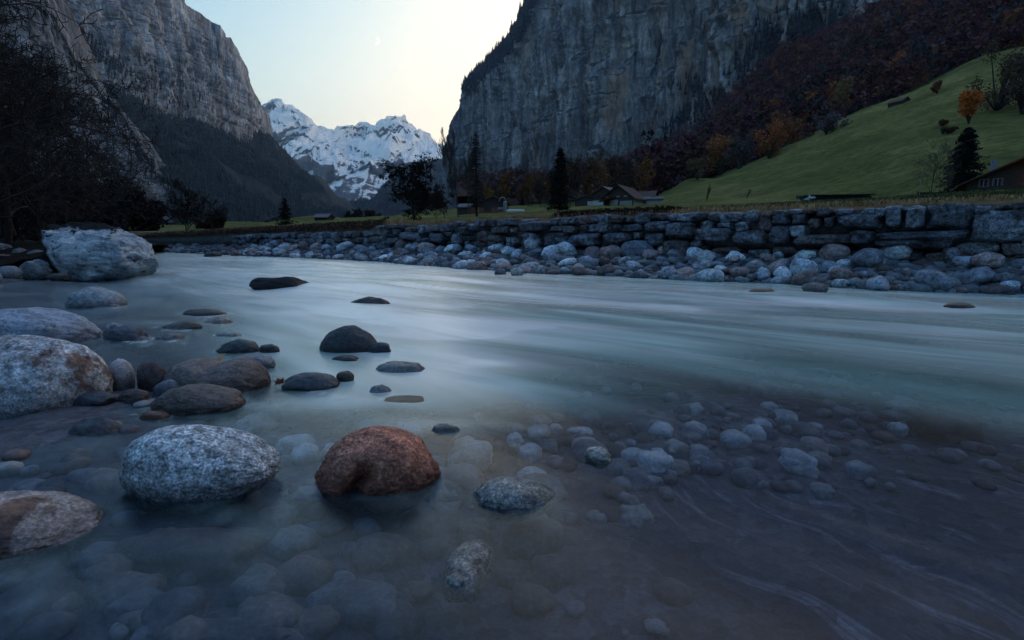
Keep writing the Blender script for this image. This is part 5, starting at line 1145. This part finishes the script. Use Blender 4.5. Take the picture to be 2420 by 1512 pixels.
# leaves caught by the stones
def leaf(label, base, size, col, seed, rot):
    r = np.random.default_rng(seed); t_ = empty('fallen_leaf', base); t_.rotation_euler = rot; tag(t_, label, 'leaf')
    pts = [(0, 0), (.5, -.15), (.35, .1), (.85, .2), (.55, .35), (.75, .75), (.35, .6), (.05, 1.1), (-.3, .62), (-.7, .78), (-.55, .38), (-.9, .2), (-.35, .1), (-.5, -.12)]
    V = [(0, .35, .12)] + [(x, y, .18 * r.uniform(-1, 1)) for x, y in pts]; V = np.array(V) * size; nn_ = len(pts); Fq = np.array([[0, i + 1, (i + 1) % nn_ + 1] for i in range(nn_)])
    Vb = V + np.array([0, 0, -.0012]); Fa = np.concatenate([Fq, Fq[:, ::-1] + len(V)]); obj('blade', mesh_from('blade', np.r_[V, Vb], Fa, False), M_leafO, t_, None, col)
    m = MB(); m.seg([[0, 0, 0], [0, -.5 * size, .12 * size]], [[0, -.5 * size, .12 * size], [.1 * size, -1.0 * size, .6 * size]], .0022, .0016, 5); m.build('stalk', simple_mat('leaf_stalk', (.2, .1, .04), .7, .2), t_)
leaf('curled orange maple leaf stuck behind the two-humped boulder', tuple(map(float, at(510, 852, 3.2))), .062, (.55, .24, .08), 1, (.5, .3, -1.2))
leaf('dark brown crumpled leaf at the left end of the dark flat boulder', tuple(ground(664, 905, .02)), .04, (.10, .03, .02), 2, (.7, -.2, .9))

# ================================================================== BUILDINGS
def house(name, label, px, Yd, W, Ln, wh, rh, rot, wallm, roofm, basem=None, bh=0, eave=.5, dz=0, cat='barn', z=None, gablem=None):
    b = (*at(px, 500, Yd)[:2], z if z is not None else meadow_z(px, Yd))
    if z is None and 1100 < px < 1600: b = (b[0], b[1], float(at(px, float(np.interp(px, [1118, 1164, 1386, 1459, 1563], [502, 500, 488, 492, 488])), Yd)[2]))
    t_ = empty(name, tuple(map(float, b)), R(rot)); tag(t_, label, cat)
    if basem: m = MB(); m.box((0, Ln/2, (bh-2)/2), (W+.04, Ln+.04, bh+2)); m.build('base_wall', basem, t_)
    lo = bh if basem else -1.5
    m = MB(); m.prism([(-W/2, lo), (W/2, lo), (W/2, wh), (0, wh+rh), (-W/2, wh)], 0, Ln); m.build('wall', wallm, t_)
    sl = rh / (W/2); o2 = eave; th = .18
    for sg in (-1, 1):
        m = MB(); a = [(0, wh+rh+.05), (sg*(W/2+o2), wh+.05-sl*o2), (sg*(W/2+o2), wh+.05-sl*o2+th), (0, wh+rh+.05+th)]
        m.prism(a if sg < 0 else a[::-1], -o2, Ln+o2); m.build('roof', roofm, t_)
    return t_
def panel(t_, name, c, d, mat): m = MB(); m.box(c, d); return m.build(name, mat, t_)
# main barn
K = 150
B1 = house('barn', 'largest weathered timber barn with a wide brown gable roof in the middle of the farm', 1459, K, 9.0, 11, 3.0, 3.4, -33, M_timber, M_roof, eave=.9)
panel(B1, 'side_boards', (4.56, 5.5, 1.3), (.1, 10.6, 3.2), M_timberpale); panel(B1, 'door', (-1.2, -.06, 1.1), (2.4, .12, 2.4), M_timberpale); panel(B1, 'lower_boards', (2.4, -.05, 1.0), (3.6, .1, 2.0), M_timberpale)
rf_ = MB(); rf_.prism([(-5.2, 1.9), (-1.0, 2.9), (-1.0, 3.05), (-5.2, 2.05)], -2.2, 0); rf_.build('porch_roof', M_roofred, B1)
for x in (-3.5, 0, 2.2): panel(B1, 'window', (x, -.07, 3.3), (.9, .14, .35), M_timberpale)
B2 = house('farmhouse', 'dark timber house with white ground floor behind the largest barn', 1424, 163, 7.5, 9, 4.2, 2.0, -42, M_timber, M_roofg, M_white, 2.2, .8, cat='house')
panel(B2, 'window', (-1.5, -.06, 3.2), (.9, .12, .8), M_glass); panel(B2, 'window', (1.2, -.06, 3.2), (.9, .12, .8), M_glass)
B3 = house('farm_shed', 'low long shed with pale patch at the left end of the farm', 1386, 168, 8, 5, 2.2, 1.2, -20, M_timber, M_roofg, eave=.6, cat='shed'); panel(B3, 'gate', (1.6, -.08, .9), (2.8, .16, 1.4), M_white)
B4 = house('side_barn', 'lower brown roofed barn joined to the right of the largest barn', 1546, 158, 6, 9, 2.6, 1.9, 62, M_timberpale, M_roof, eave=.6)
panel(B4, 'door', (-1, -.07, 1.2), (1.6, .14, 2.2), M_timber)
B5 = house('lean_to', 'small grey shed at the right end of the farm buildings', 1563, 155, 3, 5, 2.1, .7, 75, M_timberpale, M_roofg, eave=.4, cat='shed')
B6 = house('brown_barn', 'brown barn with a reddish base and round pipe on its right', 1164, 118, 6.4, 8, 1.9, 1.3, -2, M_brown, M_roof, M_redbase, .9, .6)
for x in (1.4, 1.9, 2.4): panel(B6, 'window', (x, -.06, .75), (.35, .14, .4), M_white)
panel(B6, 'door', (-1.2, -.05, .5), (1.6, .12, 1.0), M_timber); m = MB(); m.seg([[-.6, -.4, 0.0]], [[-2.1, -.5, 1.5]], .06, .05, 5); m.build('ladder_beam', M_timber, B6)
sl_ = empty('silo', onm(1193, 117)); sl_.location.z = float(at(1193, 500, 117)[2]); tag(sl_, 'grey silo cylinder with a curved pale pipe beside the brown barn', 'silo')
m = MB(); m.seg([[0, 0, 0]], [[0, 0, 2.1]], .45, .45, 16); m.seg([[0, 0, 2.1]], [[0, 0, 2.35]], .45, .1, 16); m.build('tank', M_metal, sl_, True)
m = MB(); an = np.linspace(0, math.pi, 9); q = np.stack([-.55 + .75 * np.cos(an), 0 * an, 2.2 + .95 * np.sin(an)], -1); m.seg(q[:-1], q[1:], .11, .11, 8); m.build('pipe', M_metal, sl_, True)
B7 = house('shed', 'small open shed with a grey roof beside the larch', 1118, 112, 3.2, 3, 1.0, .7, 70, M_timber, M_roofg, eave=.3, cat='shed')
for i, px in enumerate([1202, 1210, 1218, 1226, 1234]):
    V, Fc = stone_shape(900 + i, 3, .06, 0, .5); o = obj('wrapped_bale', mesh_from('wrapped_bale', V * np.array([.55, .5, .42]), Fc), M_plastic, None, (*map(float, at(px, 500, 116)[:2]), float(at(px, 499, 116)[2]))); tag(o, ['leftmost', 'second', 'middle', 'fourth', 'rightmost'][i] + ' white plastic wrapped bale in the row beside the brown barn', 'bale', 'white wrapped bales beside the brown barn')
B8 = house('hay_hut', 'small lone hut with a pale grey roof on the far left bank meadow', 779, 150, 4.6, 3.6, 1.1, .9, 86, M_timber, M_roofg, eave=.5, cat='hut')
B9 = house('red_shed', 'low dull red building partly hidden by the grass bank at the river bend', 590, 200, 2.2, 5, 1.1, .3, 90, M_redbase, M_roofred, cat='shed', eave=.1)
B10 = house('hillside_hut', 'dark low hut high on the hillside at the wood edge', 2111, 262, 7.5, 6, 1.8, 2.0, 25, M_timber, M_timber, eave=.8, cat='hut', z=float(at(2111, 249, 262)[2]))
B11 = house('upper_hut', 'dark hut with two white corner posts under the brown larch', 2380, 200, 6.0, 5, 2.2, 2.1, 10, M_timber, M_timber, eave=.8, cat='hut', z=float(at(2380, 269, 200)[2]))
for x in (-2.6, 2.6): panel(B11, 'post', (x, -.1, .6), (.5, .2, 1.4), M_white)
# chalet on the right
CH = house('chalet', 'dark timber chalet with red and white curtained windows at the right edge', 2398, 62, 9.4, 8, 1.7, 2.4, -36, M_timber, M_roofred, M_white, .35, .9, cat='house', z=float(at(2398, 474, 62)[2]) + .6)
t = NT('lit_lamp'); e = t.n("ShaderNodeEmission"); e.inputs[0].default_value = (1, .45, .15, 1); e.inputs[1].default_value = 6; t.l(e.outputs[0], t.out.inputs[0]); M_lamp = t.m
M_curt = simple_mat('red_curtain', (.30, .12, .13), .8, .3, 8)
for x in (-3.15, -1.9):
    w_ = panel(CH, 'window', (x, -.05, 1.62), (.92, .08, .92), M_timberpale)
    for sx in (-.23, .23):
        panel(w_, 'pane', (x + sx, -.105, 1.62), (.36, .03, .82), M_glass); panel(w_, 'curtain', (x + sx * 1.45, -.125, 1.62), (.10, .02, .8), M_curt)
w_ = panel(CH, 'window', (-2.5, -.05, .12), (1.1, .08, .35), M_white)
panel(CH, 'balcony', (.6, -.5, .55), (6.8, .9, .12), M_timber); panel(CH, 'balcony_rail', (.6, -.93, 1.0), (6.8, .05, .3), M_timber)
panel(CH, 'lamp', (1.15, -.10, 1.75), (.5, .1, .12), M_lamp); panel(CH, 'chimney', (-2.0, 4, 4.0), (.6, .6, 1.4), M_metal)
# stack under tarp, screen, fences
ST = empty('covered_stack', onm(1975, 42, 0)); ST.rotation_euler[2] = R(-4); tag(ST, 'long firewood stack under a black tarp with a pale sheet at its left end', 'woodpile')
m = MB(); m.box((.35, .4, .28), (4.5, .8, .62)); m.build('tarp_side', M_tarp, ST); m = MB(); m.prism([(-2.1, .60), (2.85, .66), (2.85, .74), (-2.1, .68)], -.15, 1.0); m.build('tarp_top', M_tarp, ST)
for i in range(9): m = MB(); m.seg([[-2.6 + .1 * i, -.02, .12 + .05 * (i % 3)]], [[-2.6 + .1 * i, .8, .12 + .05 * (i % 3)]], .06, .06, 7); m.build('log', M_wood, ST)
V, Fc = stone_shape(950, 4, .35, .05, .5); obj('pale_sheet', mesh_from('pale_sheet', V * np.array([.55, .45, .28]) + np.array([-2.15, .35, .36]), Fc, False), M_plastic, ST)
V, Fc = stone_shape(951, 4, .35, .05, .5); obj('teal_sheet', mesh_from('teal_sheet', V * np.array([.5, .42, .15]) + np.array([-2.5, .4, .55]), Fc, False), M_teal, ST)
SC = empty('net_fence', onm(2228, 46, 0)); tag(SC, 'dark netting screen fence left of the chalet', 'fence')
for x in np.linspace(-2.4, 2.4, 6): m = MB(); m.seg([[x, 0, -.2]], [[x, 0, 1.05]], .035, .03, 6); m.build('post', M_timber, SC)
m = MB(); m.box((0, .05, .45), (4.9, .03, .95)); m.build('net', M_tarp, SC); m = MB(); m.box((1.2, .0, .78), (2.2, .03, .3)); m.build('net_patch', M_teal, SC)
BR = empty('bench_barrier', onm(2350, 44, 0)); tag(BR, 'low pale blue barrier in front of the chalet', 'barrier')
for z_ in (.12, .28): m = MB(); m.box((0, 0, z_), (3.6, .05, .07)); m.build('rail', M_metal, BR)
for x in (-1.7, 0, 1.7): m = MB(); m.box((x, .03, .15), (.07, .05, .5)); m.build('post', M_metal, BR)
PL = obj('pole', None) if False else None
m = MB(); m.seg([[0, 0, 0]], [[0, 0, 2.9]], .03, .02, 6); o = m.build('pole', M_metal, None, False, onm(2167, 46)); tag(o, 'thin pale pole at the left end of the netting screen', 'pole')
FN = empty('field_fence', onm(1700, 96)); tag(FN, 'thin post and wire fence across the field right of the barns', 'fence'); b0 = np.array(FN.location)
pp = []
for px in list(np.linspace(1585, 1960, 16)):
    q = np.array(onm(px, 96)) - b0; pp.append(q); m = MB(); m.seg([q - [0, 0, .2]], [q + [0, 0, 1.15]], .05, .05, 5); m.build('post', M_timberpale, FN)
pp = np.array(pp); m = MB()
for z_ in (.6, 1.0): m.seg(pp[:-1] + [0, 0, z_], pp[1:] + [0, 0, z_], .012, .012, 3)
m.build('wire', M_metal, FN)
FN = empty('farm_fence', onm(1400, 140)); tag(FN, 'dark rail fence in front of the farm buildings', 'fence'); b0 = np.array(FN.location); pp = []
for px in np.linspace(1350, 1500, 12):
    q = np.array(onm(px, 138)) - b0; pp.append(q); m = MB(); m.seg([q - [0, 0, .2]], [q + [0, 0, 1.2]], .07, .07, 5); m.build('post', M_timber, FN)
pp = np.array(pp)
for z_ in (.5, 1.0): m = MB(); m.seg(pp[:-1] + [0, 0, z_], pp[1:] + [0, 0, z_], .05, .05, 4); m.build('rail', M_timber, FN)

# ================================================================== MOON
n1, n2 = 24, 14; Rm = 75.0; th = np.linspace(-math.pi / 2, math.pi / 2, n1); V = []
for a in th:
    for k in np.linspace(0, 1, n2):
        ph = math.pi / 2 - k * math.pi * .24; V.append((math.cos(a) * math.sin(ph), -math.cos(a) * math.cos(ph), math.sin(a)))
V = np.array(V) * Rm; aM = R(12); V = np.stack([V[:, 0] * math.cos(aM) + V[:, 2] * math.sin(aM), V[:, 1], -V[:, 0] * math.sin(aM) + V[:, 2] * math.cos(aM)], -1)
t = NT('moonlight'); e = t.n("ShaderNodeEmission"); e.inputs[0].default_value = (1, .97, .9, 1); e.inputs[1].default_value = 1.5; t.l(e.outputs[0], t.out.inputs[0])
o = obj('moon', mesh_from('moon', V, gridfaces(n1, n2)), t.m, None, tuple(map(float, at(889, 97, 14000)))); tag(o, 'thin crescent moon in the pale sky above the snow peaks', 'moon')

# ================================================================== AIR
HZ = 2600
hb = MB(); hb.box((0, 4700, HZ / 2 - 3.5), (16000, 13000, HZ)); 
t = NT('air'); v = t.n("ShaderNodeVolumePrincipled"); v.inputs['Density'].default_value = 5e-5; v.inputs['Color'].default_value = (.50, .70, 1.0, 1); v.inputs['Anisotropy'].default_value = .2
t.l(v.outputs[0], t.out.inputs['Volume']); tag(hb.build('haze', t.m), kind='stuff')
